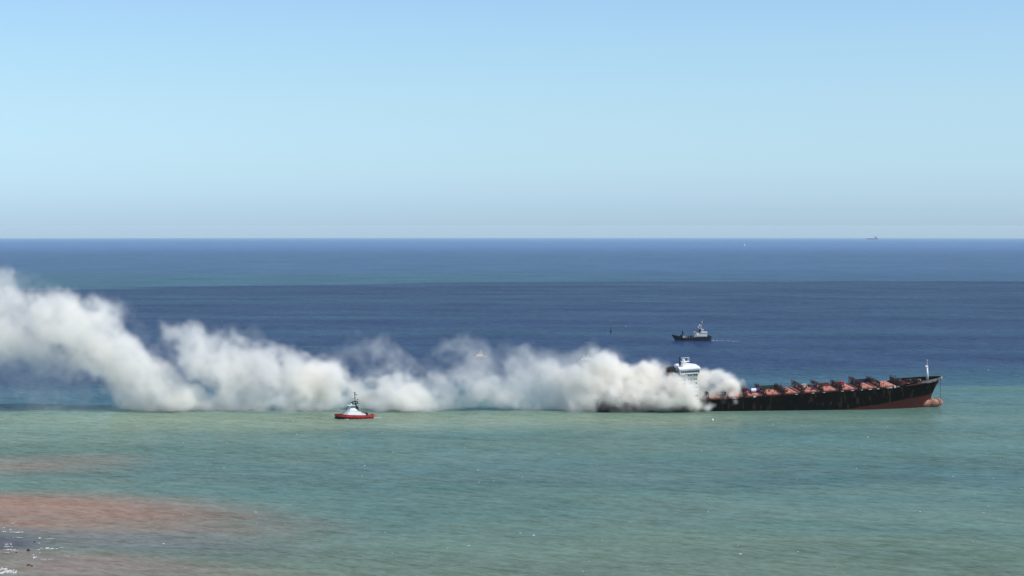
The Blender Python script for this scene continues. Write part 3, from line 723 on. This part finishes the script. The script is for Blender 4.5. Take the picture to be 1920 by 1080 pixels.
m = MB(); m.bb(8.5, 10.8, -3, 2, 3, 4.8); m.bb(-1.5, 0.0, -4, 4, 3, 5.6); m.build('deck_locker', M_grey, wb)
m = MB(); m.tube((13.6, 0, 4), (12.8, 0, 12.6), .7, .4, 6); m.bar((12.9, 0, 12.2), (11.0, 0, 5), .5); m.box((12.6, 0, 9.2), (2.2, 1.4, 2.2)); m.bar((13.2, 0, 12.0), (14.4, 0, 11.8), .6); m.bb(12, 16, -3.2, 3.2, 4, 6.8)
m.build('bow_derrick', M_soot, wb)
MB().bb(10.2, 12.6, 3.0, 4.2, 3.2, 5.6).build('life_raft', M_pale, wb)
m = MB()
for s in (-1, 1): m.bar((-20.6, s * 3, 3.9), (-21.2, s * 3, 7.0), .5)
m.bar((-21.2, -3, 7), (-21.2, 3, 7), .4); m.tube((-18.9, -2, 5.0), (-18.9, 2, 5.0), 1.6, n=10); m.build('stern_gantry', M_soot, wb)

# ------------------------------------------------------------------ two small boats half veiled by smoke
x_, y_, z_ = sea(897.5, 671.5)
sb = empty('patrol_boat', (x_, y_, z_), math.pi + D2R(5), 'small grey boat with pink and white cabin veiled by thin smoke', 'boat')
sh = lambda u: 1.9 + .8 * max(0, (u - .5) / .5) ** 1.3
m, dk_ = hull_loft(17.6, 5.2, -1, sh, 2.2); m.build('hull', M_grey, sb)
MB().prism([(-4.6, -2), (2.6, -2), (3.6, 0), (2.6, 2), (-4.6, 2)], 1.7, 4.3, [(-4.3, -1.9), (1.9, -1.9), (2.5, 0), (1.9, 1.9), (-4.3, 1.9)]).build('cabin', M_pale, sb)
m = MB(); m.bb(-3.4, -.2, -1.5, 1.5, 4.3, 6.9); m.build('wheelhouse', M_hatch, sb)
m = MB(); m.bar((-1.8, 0, 6.9), (-2.4, 0, 9.6), .35); m.box((-2.2, 0, 8.4), (.8, 1.6, .4)); m.build('mast', M_pale, sb)
m = MB(); m.bb(4.2, 6.2, -1, 1, 2.2, 4.6); m.bar((6.6, 0, 2.4), (6.9, 0, 5.4), .3); post_rail(2.8, 1.9, 7.2, .8, 2.2, 2.4, 5, .2, m); m.build('bow_gun_mount', M_black, sb).name = 'deck_gear'

x_, y_, z_ = sea(1099, 680.5)
tb = empty('escort_tugboat', (x_, y_, z_), math.pi - D2R(6), 'small tug with thin dark mast, white upperworks showing through the smoke', 'tugboat')
sh = lambda u: 1.7 + 1.0 * max(0, (u - .4) / .6) ** 1.5
m, dk_ = hull_loft(19, 6.4, -1, sh, 2.6); m.build('hull', M_navy, tb)
bulwark_of(dk_, .8, .1).build('bulwark', M_navy, tb)
m = MB(); m.bb(-4.6, 4.8, -2.4, 2.4, 1.8, 5.0); s2 = m.build('deckhouse', M_tugwhite, tb)
m = MB(); m.prism([(-3.0, -1.9), (2.2, -1.9), (3.0, 0), (2.2, 1.9), (-3, 1.9)], 5.0, 7.6); m.build('wheelhouse', M_tugwhite, tb)
for x in (-2.2, -.8, .6, 1.8): MB().bb(x - .4, x + .4, 1.91, 2.0, 6.1, 7.2).build('window', M_glass, s2)
m = MB(); m.bb(-4.4, -3.1, -1, 1, 5, 8.2); m.bb(-1.4, 0.6, -1.2, 1.2, 7.6, 8.9); m.build('funnel', M_rust, tb)
m = MB(); m.tube((-.4, 0, 7.4), (-.3, 0, 15.2), .45, .25, 6); m.bar((-2, 0, 9.6), (1.4, 0, 9.6), .3); m.build('mast', M_black, tb)

# ------------------------------------------------------------------ buoys, rocks, far vessels
x_, y_, z_ = sea(1145.5, 622.5)
bu = empty('lattice_buoy', (x_, y_, z_), 0, 'tall dark navigation buoy with topmark alone on the blue sea', 'buoy')
MB().tube((0, 0, -.6), (0, 0, 1.3), 1.7, 1.5, 12).build('float', M_black, bu)
m = MB()
for a in range(4):
    c, s = math.cos(a * 1.571 + .78), math.sin(a * 1.571 + .78); m.bar((c * 1.1, s * 1.1, 1.3), (c * .45, s * .45, 4.6), .28)
m.bb(-.7, .7, -.7, .7, 3.1, 4.6); m.build('lattice_tower', M_black, bu)
MB().tube((0, 0, 4.6), (0, 0, 7.3), .22, n=6).tube((0, 0, 5.4), (0, 0, 6.4), .1, .7, 8).build('topmark', M_black, bu)

def small_buoy(px, py, r, m_, label):
    x_, y_, z_ = sea(px, py); t = empty('mooring_buoy', (x_, y_, z_), 0, label, 'buoy')
    MB().ball((0, 0, r * .35), r, 10, 7).build('float', m_, t, smooth=True)
    MB().tube((0, 0, r * 1.25), (0, 0, r * 1.9), r * .12, n=6).build('mooring_eye', M_grey, t)
small_buoy(1337, 789, .85, M_tugwhite, 'small white mooring buoy floating in front of the ship near the smoke')
small_buoy(477, 963.5, .42, M_yellow, 'tiny yellow buoy on the turquoise water right of the red sediment')

def rock(px, py, w, d, h, m_, name, label, cat, group=None, seed=0):
    x_, y_, z_ = sea(px, py); r = random.Random(seed); m = MB(); m.ball((0, 0, -h * .15), (w / 2, d / 2, h), 12, 6, -0.5)
    m.v = [(x * (1 + r.uniform(-.22, .22)), y * (1 + r.uniform(-.22, .22)), z * (1 + r.uniform(-.25, .25))) for x, y, z in m.v]
    o = m.build(name, m_); o.location = (x_, y_, z_); setprops(o, label, cat, group)
    return o
rock(49, 1035.5, 1.5, 1.8, 1.1, M_rock, 'rock', 'round dark rock breaking the surface beside the dark reef patch', 'rock', 'rocks awash near the shore', 1)
rock(49, 1063.0, 1.9, 1.5, .55, M_rock, 'rock', 'low jagged dark rock below the white splash, lowest of the rocks', 'rock', 'rocks awash near the shore', 2)
rock(55, 1064.6, 1.2, 1.4, .45, M_rock, 'rock', 'small brown rock touching the right end of the lowest dark rock', 'rock', 'rocks awash near the shore', 3)
rock(60.5, 1018.5, 1.0, 1.5, .45, M_rock, 'rock', 'small dark rock near the short foam streak, uppermost of the rocks', 'rock', 'rocks awash near the shore', 4)
rock(26, 1039, .9, 1.2, .4, M_rock, 'rock', 'small dark rock left of the round one, at the end of the foam lines', 'rock', 'rocks awash near the shore', 5)

x_, y_, z_ = sea(1636, 448.6)
fsx = empty('cargo_ship', (x_, y_, z_), 0, 'hazy grey cargo ship far away on the horizon', 'ship')
k = y_ / FPX
m, dk_ = hull_loft(k * 22, k * 3, -6, lambda u: k * 1.5, 3); m.build('hull', M_fargrey, fsx); fsx.rotation_euler[2] = math.pi
m = MB(); m.bb(-k * 9, -k * 3.2, -k, k, k * 1.5, k * 3.2); m.bb(-k * 7, -k * 4.2, -k * .8, k * .8, k * 3.2, k * 5.2); m.tube((-k * 5.4, 0, k * 5), (-k * 5.2, 0, k * 6.6), k * .4, k * .2, 6); m.build('superstructure', M_fargrey, fsx)
m = MB()
for q in range(6): m.bb(k * (q * 1.6 - 1.5), k * (q * 1.6 - .2), -k, k, k * 1.5, k * (1.9 + .5 * (q % 2)))
m.build('deck_cargo', M_fargrey, fsx)
x_, y_, z_ = sea(1396, 460.5)
sbt = empty('sailing_boat', (x_, y_, z_), 0.3, 'tiny white sailing boat far out just below the horizon', 'sailing boat')
m, dk_ = hull_loft(12, 3.4, -.5, lambda u: 1.2, 2); m.build('hull', M_tugwhite, sbt)
MB().addv([(-4.5, 0, 2.2), (.6, .05, 2.0), (.6, 0, 16), (-4.5, .15, 2.2), (.6, .2, 2.0), (.6, .15, 16)], [(0, 1, 2), (5, 4, 3), (0, 3, 4, 1), (1, 4, 5, 2), (2, 5, 3, 0)]).build('mainsail', M_sail, sbt)
MB().addv([(1.0, 0, 2.0), (6.0, 0, 1.4), (1.0, 0, 14), (1.0, .15, 2.0), (6, .15, 1.4), (1.0, .15, 14)], [(0, 1, 2), (5, 4, 3), (0, 3, 4, 1), (1, 4, 5, 2), (2, 5, 3, 0)]).build('jib', M_sail, sbt)
MB().tube((.8, 0, 1), (.8, 0, 16.6), .12, n=6).build('mast', M_grey, sbt)

# ------------------------------------------------------------------ foam: low ridges of froth on the water
def froth(mb, px, py, lpx, dpx, h=0.22, seed=0, tilt=0.0):
    """an uneven raised lens of foam about lpx long and dpx deep in the photograph"""
    r = random.Random(seed); x_, y_, z_ = sea(px, py); k = y_ / FPX
    a = lpx * k / 2; bdep = dpx * 0.5 * y_ * y_ / (FPX * CAM_H); n = 12; ct, st = math.cos(tilt), math.sin(tilt)
    vs = [(x_, y_, z_ + h)]
    for ringk, zz in ((0.55, h * .8), (1.0, 0.03)):
        for i in range(n):
            t = 2 * math.pi * i / n; q = ringk * r.uniform(.6, 1.25); u = a * q * math.cos(t); v = bdep * q * math.sin(t)
            vs.append((x_ + u * ct - v * st, y_ + u * st + v * ct, z_ + zz * r.uniform(.6, 1.2)))
    fs = [(0, 1 + i, 1 + (i + 1) % n) for i in range(n)] + [(1 + i, 1 + n + i, 1 + n + (i + 1) % n, 1 + (i + 1) % n) for i in range(n)]
    mb.addv(vs, fs)
wc = MB(); r = random.Random(12)
for (px, py, l_, d_) in ((898, 906, 5, 1.2), (896, 883, 4, 1), (1001, 1006, 9, 2.2), (878, 1026, 8, 1.4), (838, 1031, 3, 1.2), (555, 815.5, 4, 1.4), (683, 874.5, 4, 1.5), (1094, 1075, 4, 2), (721, 1001, 5, 1.3),
    (975, 1002, 8, 1), (1390, 1041.5, 11, 1.8), (1499, 1037.5, 5, 1.8), (1831, 928.5, 4, 1.2), (1728, 961.5, 7, 1.5), (1848, 964, 8, 1.6), (1466, 835.5, 3, 1), (1617, 839, 4, 1.2), (1317, 847, 3.5, 1), (1505, 799, 4, 1.2), (1630, 820.5, 8, .8),
    (1386, 1025.5, 4, 1), (1828, 1018, 4, 1.2), (1857, 951.5, 4, 1), (1329, 962, 5, 1), (303, 1022, 7, 1.8), (418, 879, 3, 1), (1608, 880, 5, 1), (1497, 901, 4, 1), (1790, 895, 4, 1), (1866, 899.5, 5, .8)):
    froth(wc, px, py, l_ * .62, d_ * .5, .25, r.random())
for k_ in range(55):
    py = 790 + 290 * r.random() ** 1.1; px = r.uniform(250 if py > 850 else 20, 1990)
    froth(wc, px, py, r.uniform(1, 2.6), r.uniform(.3, .7), .16, r.random())
for k_ in range(10):
    py = r.uniform(600, 740); froth(wc, r.uniform(-40, 1960), py, r.uniform(1, 2), r.uniform(.1, .2), .2, r.random())
froth(wc, 1855, 694, 5, .35, .2, 6)
setprops(wc.build('whitecaps', M_foam), 'scattered small whitecaps on the water', kind='stuff')
sf = MB()
for (px, py, l_, d_, h) in ((84, 1031, 12, 2.4, .4), (94, 1031.2, 9, 1.6, .3), (103, 1031.2, 6, 1.2, .2), (110, 1029.5, 6, 1, .2), (74, 1030.5, 6, 1, .2), (60, 1048.5, 6, 4, .7), (58, 1043, 3, 1.6, .3), (70, 1012, 4.5, 2.4, .4), (69, 1021, 3, 1.4, .2), (67, 1033.5, 5, 1.4, .3),
    (91, 1012.7, 9, 1.0, .2), (86, 1012.8, 7, .7, .2), (30, 1000.3, 17, 1.8, .3), (20, 1000, 12, 1, .2), (4, 999.5, 9, 1.4, .3), (20, 983.5, 5, 1.6, .3), (27, 986.5, 9, 1, .1), (16, 995, 4, 1.5, .3), (30, 1010.6, 14, .8, .2), (8, 1023, 12, 1.6, .3), (10, 1027.6, 14, 1.2, .3),
    (12, 1033, 26, 1.8, .3), (24, 1035.5, 16, 1.1, .2), (10, 1038.6, 12, 1, .2), (78, 1052.5, 12, .9, .2), (88, 1051.5, 8, .8, .2), (70, 1038.8, 2, 1, .2), (8, 1074, 24, 7, .6), (2, 1070, 10, 3, .5), (16, 1076.5, 16, 4, .5), (-8, 1078, 30, 8, .6), (14, 1072.5, 10, 3, .4), (122, 1045.5, 8, .8, .15), (2, 992, 8, .9, .2)):
    froth(sf, px, py, l_ * .75, d_ * .55, h * .6, r.random())
    for q in range(3): froth(sf, px + r.uniform(-l_, l_) * .7, py + r.uniform(-1, 1) * d_ * .6, l_ * .3, d_ * .35, h * .7, r.random())
setprops(sf.build('surf_foam', M_foam), 'white surf streaks breaking over the reef near the shore', kind='stuff')
wk = MB()
for k_ in range(12): froth(wk, 1339 + k_ * 4.2 + r.uniform(-1, 1), 638.9 + k_ * .12 + r.uniform(-.3, .3), r.uniform(1.5, 4.5) * (1 - k_ * .05), .38 * (1 - k_ * .06), .4, r.random())
for k_ in range(16): froth(wk, 632 + k_ * 4.6, 787.3 - 0.25 * abs(k_ - 3) + r.uniform(-.3, .3), r.uniform(3, 6), r.uniform(.4, .9), .3, r.random())
for k_ in range(4): froth(wk, 704 + k_ * 3, 783.5, 4, .5, .2, r.random())
setprops(wk.build('wake_foam', M_foam), 'white wake foam along and behind the moving boats', kind='stuff')

# ------------------------------------------------------------------ smoke: density computed on a 3D lattice, turned into a volume by geometry nodes
VX = 1.35
GX0, GX1, GY0, GY1, GZ0, GZ1 = -520.0, 186.0, 1440.0, 1560.0, -2.0, 118.0
nx, ny, nz = [int(round((b - a) / VX)) for a, b in ((GX0, GX1), (GY0, GY1), (GZ0, GZ1))]
rng_ = np.random.default_rng(21)
def lattice_noise(s, aniso=(1, 1, 1)):
    def axis(n, sp):
        t = np.arange(n) * VX / sp; i = np.floor(t).astype(int); f = (t - i).astype(np.float32)
        w = np.stack([-.5 * f + f * f - .5 * f ** 3, 1 - 2.5 * f * f + 1.5 * f ** 3, .5 * f + 2 * f * f - 1.5 * f ** 3, -.5 * f * f + .5 * f ** 3]); return i, w, int(i[-1]) + 4
    ax = [axis(n, s * a) for n, a in zip((nx, ny, nz), aniso)]
    g = rng_.standard_normal((ax[0][2], ax[1][2], ax[2][2])).astype(np.float32)
    (i, w, _) = ax[0]; g = sum(w[k][:, None, None] * g[i + k] for k in range(4))
    (i, w, _) = ax[1]; g = sum(w[k][None, :, None] * g[:, i + k] for k in range(4))
    (i, w, _) = ax[2]; g = sum(w[k][None, None, :] * g[:, :, i + k] for k in range(4))
    return g.astype(np.float32) * 1.1
gx = (GX0 + VX * (np.arange(nx) + .5)).astype(np.float32)[:, None, None]
gy = (GY0 + VX * (np.arange(ny) + .5)).astype(np.float32)[None, :, None]
gz = (GZ0 + VX * (np.arange(nz) + .5)).astype(np.float32)[None, None, :]
amp = np.clip((180 - gx) / 260, 0.35, 1.25)            # billows grow as the smoke drifts away from the ship
def warp():
    return amp * (5.5 * lattice_noise(34) + 3.4 * lattice_noise(16) + 1.9 * lattice_noise(8)) + 1.1 * lattice_noise(4.4)
WX = gx + warp(); WY = gy + warp(); WZ = gz + warp()
fine = lattice_noise(22) * .45 + lattice_noise(10) * .42 + lattice_noise(5) * .38 + lattice_noise(2.9) * .28
dens = np.zeros((nx, ny, nz), np.float32)
KP = 0.411; YC = 1480.0
def P(px, py, dy=0.0): return np.array(((px - 960) * KP, YC + dy, CAM_H - (py - EYE_Y) * KP), np.float32)
def puff(px0, py0, px1, py1, r0, r1, d, dy=0.0, d1=None, soft=0.55, dyr=1.0):
    """a leaning column of smoke from one point to another (picture px at the ship's distance), radii in px"""
    a, b = P(px0, py0, dy), P(px1, py1, dy if d1 is None else dy); R0, R1 = r0 * KP, r1 * KP; dd1 = d if d1 is None else d1
    R = max(R0, R1) + 26 * (1 if px0 < 1150 else .6)
    lo = np.minimum(a, b) - R; hi = np.maximum(a, b) + R
    sl_ = [slice(max(0, int((l - g) / VX)), max(0, min(n, int((h - g) / VX) + 1))) for l, h, g, n in zip(lo, hi, (GX0, GY0, GZ0), (nx, ny, nz))]
    if any(s.stop <= s.start for s in sl_): return
    sl_ = tuple(sl_); x, y, z = WX[sl_], (WY[sl_] - YC - dy) / dyr + YC + dy, WZ[sl_]
    ab = b - a; L2 = float(ab @ ab) + 1e-6
    t = np.clip(((x - a[0]) * ab[0] + (y - a[1]) * ab[1] + (z - a[2]) * ab[2]) / L2, 0, 1)
    q = np.sqrt((x - a[0] - t * ab[0]) ** 2 + (y - a[1] - t * ab[1]) ** 2 + (z - a[2] - t * ab[2]) ** 2) / (R0 + (R1 - R0) * t)
    s = np.clip((1.15 - q) / soft, 0, 1); s = s * s * (3 - 2 * s)
    v = s * (d + (dd1 - d) * t)
    dens[sl_] = np.maximum(dens[sl_], v) + 0.25 * np.minimum(dens[sl_], v)
PUFFS = [
 (760, 742, 600, 742, 42, 42, .95), (900, 748, 760, 745, 34, 34, .55),
 (740, 764, 590, 764, 28, 30, .9), (690, 735, 620, 728, 34, 32, .8), (780, 745, 700, 730, 26, 28, .4), (300, 735, 240, 690, 26, 22, .3), (120, 690, 40, 660, 34, 34, .18),
 (1150, 690, 1070, 682, 34, 30, .07), (1110, 665, 1090, 668, 22, 20, .06), (920, 690, 880, 672, 34, 30, .10), (912, 668, 882, 664, 26, 24, .11), (800, 690, 640, 680, 34, 34, .04), (500, 650, 330, 630, 40, 36, .035), (1040, 690, 960, 670, 36, 30, .06), (250, 620, 60, 570, 40, 44, .035), (1250, 695, 1190, 685, 18, 16, .08),
 # big left plume rising to the upper left
 (440, 765, 330, 725, 16, 40, .75), (330, 735, 170, 640, 42, 70, .70), (200, 700, 120, 620, 40, 60, .60), (150, 610, 100, 605, 52, 46, .50), (170, 600, 150, 590, 34, 26, .40), (95, 650, -60, 590, 60, 75, .36), (-40, 600, -300, 500, 75, 90, .25),
 (350, 765, 230, 730, 18, 34, .65), (80, 600, 60, 590, 34, 30, .25), (10, 565, -60, 540, 34, 44, .26), (20, 640, -80, 620, 60, 70, .16),
 (190, 745, -120, 700, 40, 60, .05), (60, 700, -200, 660, 50, 60, .08),
 (760, 762, 600, 758, 22, 26, .6), (720, 738, 640, 732, 30, 32, .5), (690, 705, 620, 700, 26, 26, .20),
 # second plume
 (560, 758, 440, 710, 24, 46, .55), (490, 720, 370, 650, 46, 44, .48), (370, 640, 335, 630, 36, 28, .32), (460, 700, 400, 650, 42, 36, .40), (425, 645, 400, 636, 28, 22, .28),
 (570, 748, 480, 680, 34, 38, .46), (480, 670, 450, 655, 28, 24, .26), (340, 690, 300, 665, 36, 34, .13), (400, 735, 340, 720, 36, 26, .22),
 # third
 (650, 748, 560, 705, 34, 38, .42), (585, 715, 535, 680, 34, 24, .28), (600, 735, 560, 690, 32, 30, .32), (540, 670, 520, 660, 18, 14, .16),
 (690, 745, 630, 720, 34, 34, .46), (640, 740, 600, 730, 34, 30, .5),
 # pale translucent middle
 (760, 735, 700, 680, 44, 38, .15), (710, 675, 740, 665, 34, 30, .10), (800, 730, 760, 685, 36, 32, .16), (670, 710, 640, 690, 34, 28, .13),
 (870, 738, 845, 680, 38, 28, .20), (840, 665, 845, 655, 22, 18, .11), (930, 735, 885, 700, 38, 32, .18), (905, 705, 890, 680, 30, 22, .08), (880, 748, 860, 735, 30, 28, .36), (760, 752, 700, 745, 26, 26, .36),
 (1010, 738, 990, 680, 40, 32, .26), (985, 672, 990, 660, 28, 22, .17), (1060, 735, 1035, 700, 38, 30, .32), (1075, 715, 1070, 695, 28, 18, .14),
 # dense base creeping over the water
 (480, 745, 900, 742, 34, 34, .30), (880, 742, 1120, 738, 34, 36, .36), (560, 712, 1080, 712, 24, 24, .11), (250, 745, 400, 740, 30, 34, .28), (1000, 715, 1100, 710, 28, 30, .25),
 (250, 774, 620, 768, 12, 24, .6), (620, 765, 900, 762, 28, 26, .55), (900, 762, 1130, 758, 26, 28, .7), (930, 750, 1000, 750, 28, 32, .4),
 # brilliant mass behind and beside the tower
 (1130, 745, 1100, 710, 40, 34, .70), (1190, 740, 1135, 690, 42, 30, .9), (1135, 682, 1122, 668, 26, 16, .40), (1235, 735, 1180, 705, 36, 30, 1.1), (1240, 722, 1208, 695, 28, 20, 1.0), (1240, 700, 1190, 686, 16, 14, .45),
]
for p in PUFFS: puff(*p, dy=2.0, dyr=1.15)
# in front of the hull and the foot of the tower, nearer the camera
for p in [(1300, 752, 1235, 745, 14, 24, 1.2), (1255, 738, 1150, 735, 26, 30, 1.1), (1300, 766, 1190, 764, 8, 12, .35), (1190, 762, 1120, 758, 14, 22, .35), (1290, 744, 1262, 736, 22, 24, 1.0), (1286, 728, 1258, 722, 22, 22, 1.2), (1280, 712, 1262, 708, 14, 15, .40), (1246, 722, 1240, 700, 16, 10, .45), (1170, 752, 1085, 752, 18, 24, .30), (1318, 758, 1296, 750, 12, 20, 1.2), (1285, 715, 1270, 705, 10, 10, .12)]:
    puff(*p, dy=-17.0, soft=.8)
# fire in the forward holds
for p in [(1372, 744, 1362, 722, 15, 17, 1.8), (1355, 740, 1348, 728, 15, 15, 1.4), (1345, 742, 1305, 728, 17, 20, 1.3), (1362, 716, 1335, 704, 17, 15, .7), (1348, 720, 1308, 712, 18, 18, .6), (1330, 706, 1298, 696, 12, 12, .24), (1375, 722, 1386, 716, 9, 7, .6), (1322, 745, 1296, 735, 14, 22, 1.1), (1355, 700, 1340, 694, 8, 8, .16)]:
    puff(*p, dy=0.0, soft=.6)
dens *= np.clip(1 + 0.8 * fine, 0.05, 2.4) * np.clip(0.40 + (gx - 10) / 100, 0.40, 1.1)
dens = np.where(dens < .004, 0, dens) * (gz > -1.0)
# let the outermost smoke fade out towards the edges of the lattice
for arr, a, b in ((gx, GX0, GX1), (gy, GY0, GY1), (gz, -9e9, GZ1)):
    dens *= np.clip((arr - a) / 20, 0, 1) * np.clip((b - arr) / 12, 0, 1)
NV = nx * ny * nz
sm = bpy.data.meshes.new('smoke'); sm.vertices.add(NV)
at = sm.attributes.new('puff', 'FLOAT', 'POINT'); at.data.foreach_set('value', dens.ravel().astype(np.float32))
smo = bpy.data.objects.new('smoke', sm); COL.objects.link(smo)
setprops(smo, 'bank of white smoke rolling left over the sea from the ship', kind='stuff')
def smoke_material():
    m = bpy.data.materials.new('smoke'); m.use_nodes = True; t = m.node_tree; t.nodes.clear()
    pv = N(t, 'ShaderNodeVolumePrincipled'); at = N(t, 'ShaderNodeAttribute', attribute_name='density')
    mu = N(t, 'ShaderNodeMath', operation='MULTIPLY'); mu.inputs[1].default_value = SMOKE_K
    t.links.new(at.outputs['Fac'], mu.inputs[0]); t.links.new(mu.outputs[0], pv.inputs['Density'])
    pv.inputs['Density Attribute'].default_value = ''
    pv.inputs['Color'].default_value = (0.981, 0.966, 0.932, 1); pv.inputs['Anisotropy'].default_value = 0.0
    o = N(t, 'ShaderNodeOutputMaterial'); t.links.new(pv.outputs[0], o.inputs['Volume']); return m
SMOKE_K = 0.22
smm = smoke_material()
ng = bpy.data.node_groups.new('smoke_volume', 'GeometryNodeTree')
ng.interface.new_socket('Geometry', in_out='INPUT', socket_type='NodeSocketGeometry'); ng.interface.new_socket('Geometry', in_out='OUTPUT', socket_type='NodeSocketGeometry')
gi = N(ng, 'NodeGroupInput'); go = N(ng, 'NodeGroupOutput'); pos = N(ng, 'GeometryNodeInputPosition'); sx = N(ng, 'ShaderNodeSeparateXYZ'); ng.links.new(pos.outputs[0], sx.inputs[0])
def gm(op, a, b=None, c=None):
    n = N(ng, 'ShaderNodeMath', operation=op)
    for i, q in enumerate((a, b, c)):
        if q is None: continue
        if isinstance(q, (int, float)): n.inputs[i].default_value = q
        else: ng.links.new(q, n.inputs[i])
    return n.outputs[0]
idx = []
for k_, (g0, n_) in enumerate(((GX0, nx), (GY0, ny), (GZ0, nz))):
    f = gm('FLOOR', gm('DIVIDE', gm('SUBTRACT', sx.outputs[k_], g0 + 0.0), VX)); f = gm('MINIMUM', gm('MAXIMUM', f, 0.0), n_ - 1.0); idx.append(f)
ii = gm('ADD', gm('MULTIPLY', gm('ADD', gm('MULTIPLY', idx[0], float(ny)), idx[1]), float(nz)), idx[2])
fi = N(ng, 'FunctionNodeFloatToInt'); ng.links.new(ii, fi.inputs[0])
na = N(ng, 'GeometryNodeInputNamedAttribute', data_type='FLOAT'); na.inputs['Name'].default_value = 'puff'
si = N(ng, 'GeometryNodeSampleIndex', data_type='FLOAT', domain='POINT'); ng.links.new(gi.outputs[0], si.inputs['Geometry'])
ng.links.new(na.outputs['Attribute'], si.inputs['Value']); ng.links.new(fi.outputs[0], si.inputs['Index'])
vc = N(ng, 'GeometryNodeVolumeCube'); ng.links.new(si.outputs[0], vc.inputs['Density'])
vc.inputs['Min'].default_value = (GX0, GY0, GZ0); vc.inputs['Max'].default_value = (GX1, GY1, GZ1)
vc.inputs['Resolution X'].default_value = nx; vc.inputs['Resolution Y'].default_value = ny; vc.inputs['Resolution Z'].default_value = nz
smt = N(ng, 'GeometryNodeSetMaterial'); smt.inputs['Material'].default_value = smm
ng.links.new(vc.outputs[0], smt.inputs[0]); ng.links.new(smt.outputs[0], go.inputs[0])
smo.modifiers.new('smoke_volume', 'NODES').node_group = ng

# ------------------------------------------------------------------ haze over the sea
hz = MB(); hz.bb(-64000, 64000, -64000, 64000, -290, 152)
hm = bpy.data.materials.new('haze'); hm.use_nodes = True; t = hm.node_tree; t.nodes.clear()
pv = N(t, 'ShaderNodeVolumePrincipled'); pv.inputs['Density'].default_value = 1.05e-5; pv.inputs['Color'].default_value = (0.765, 0.885, 0.828, 1)
o = N(t, 'ShaderNodeOutputMaterial'); t.links.new(pv.outputs[0], o.inputs['Volume'])
setprops(hz.build('haze', hm), 'thin pale haze over the far sea', kind='stuff')
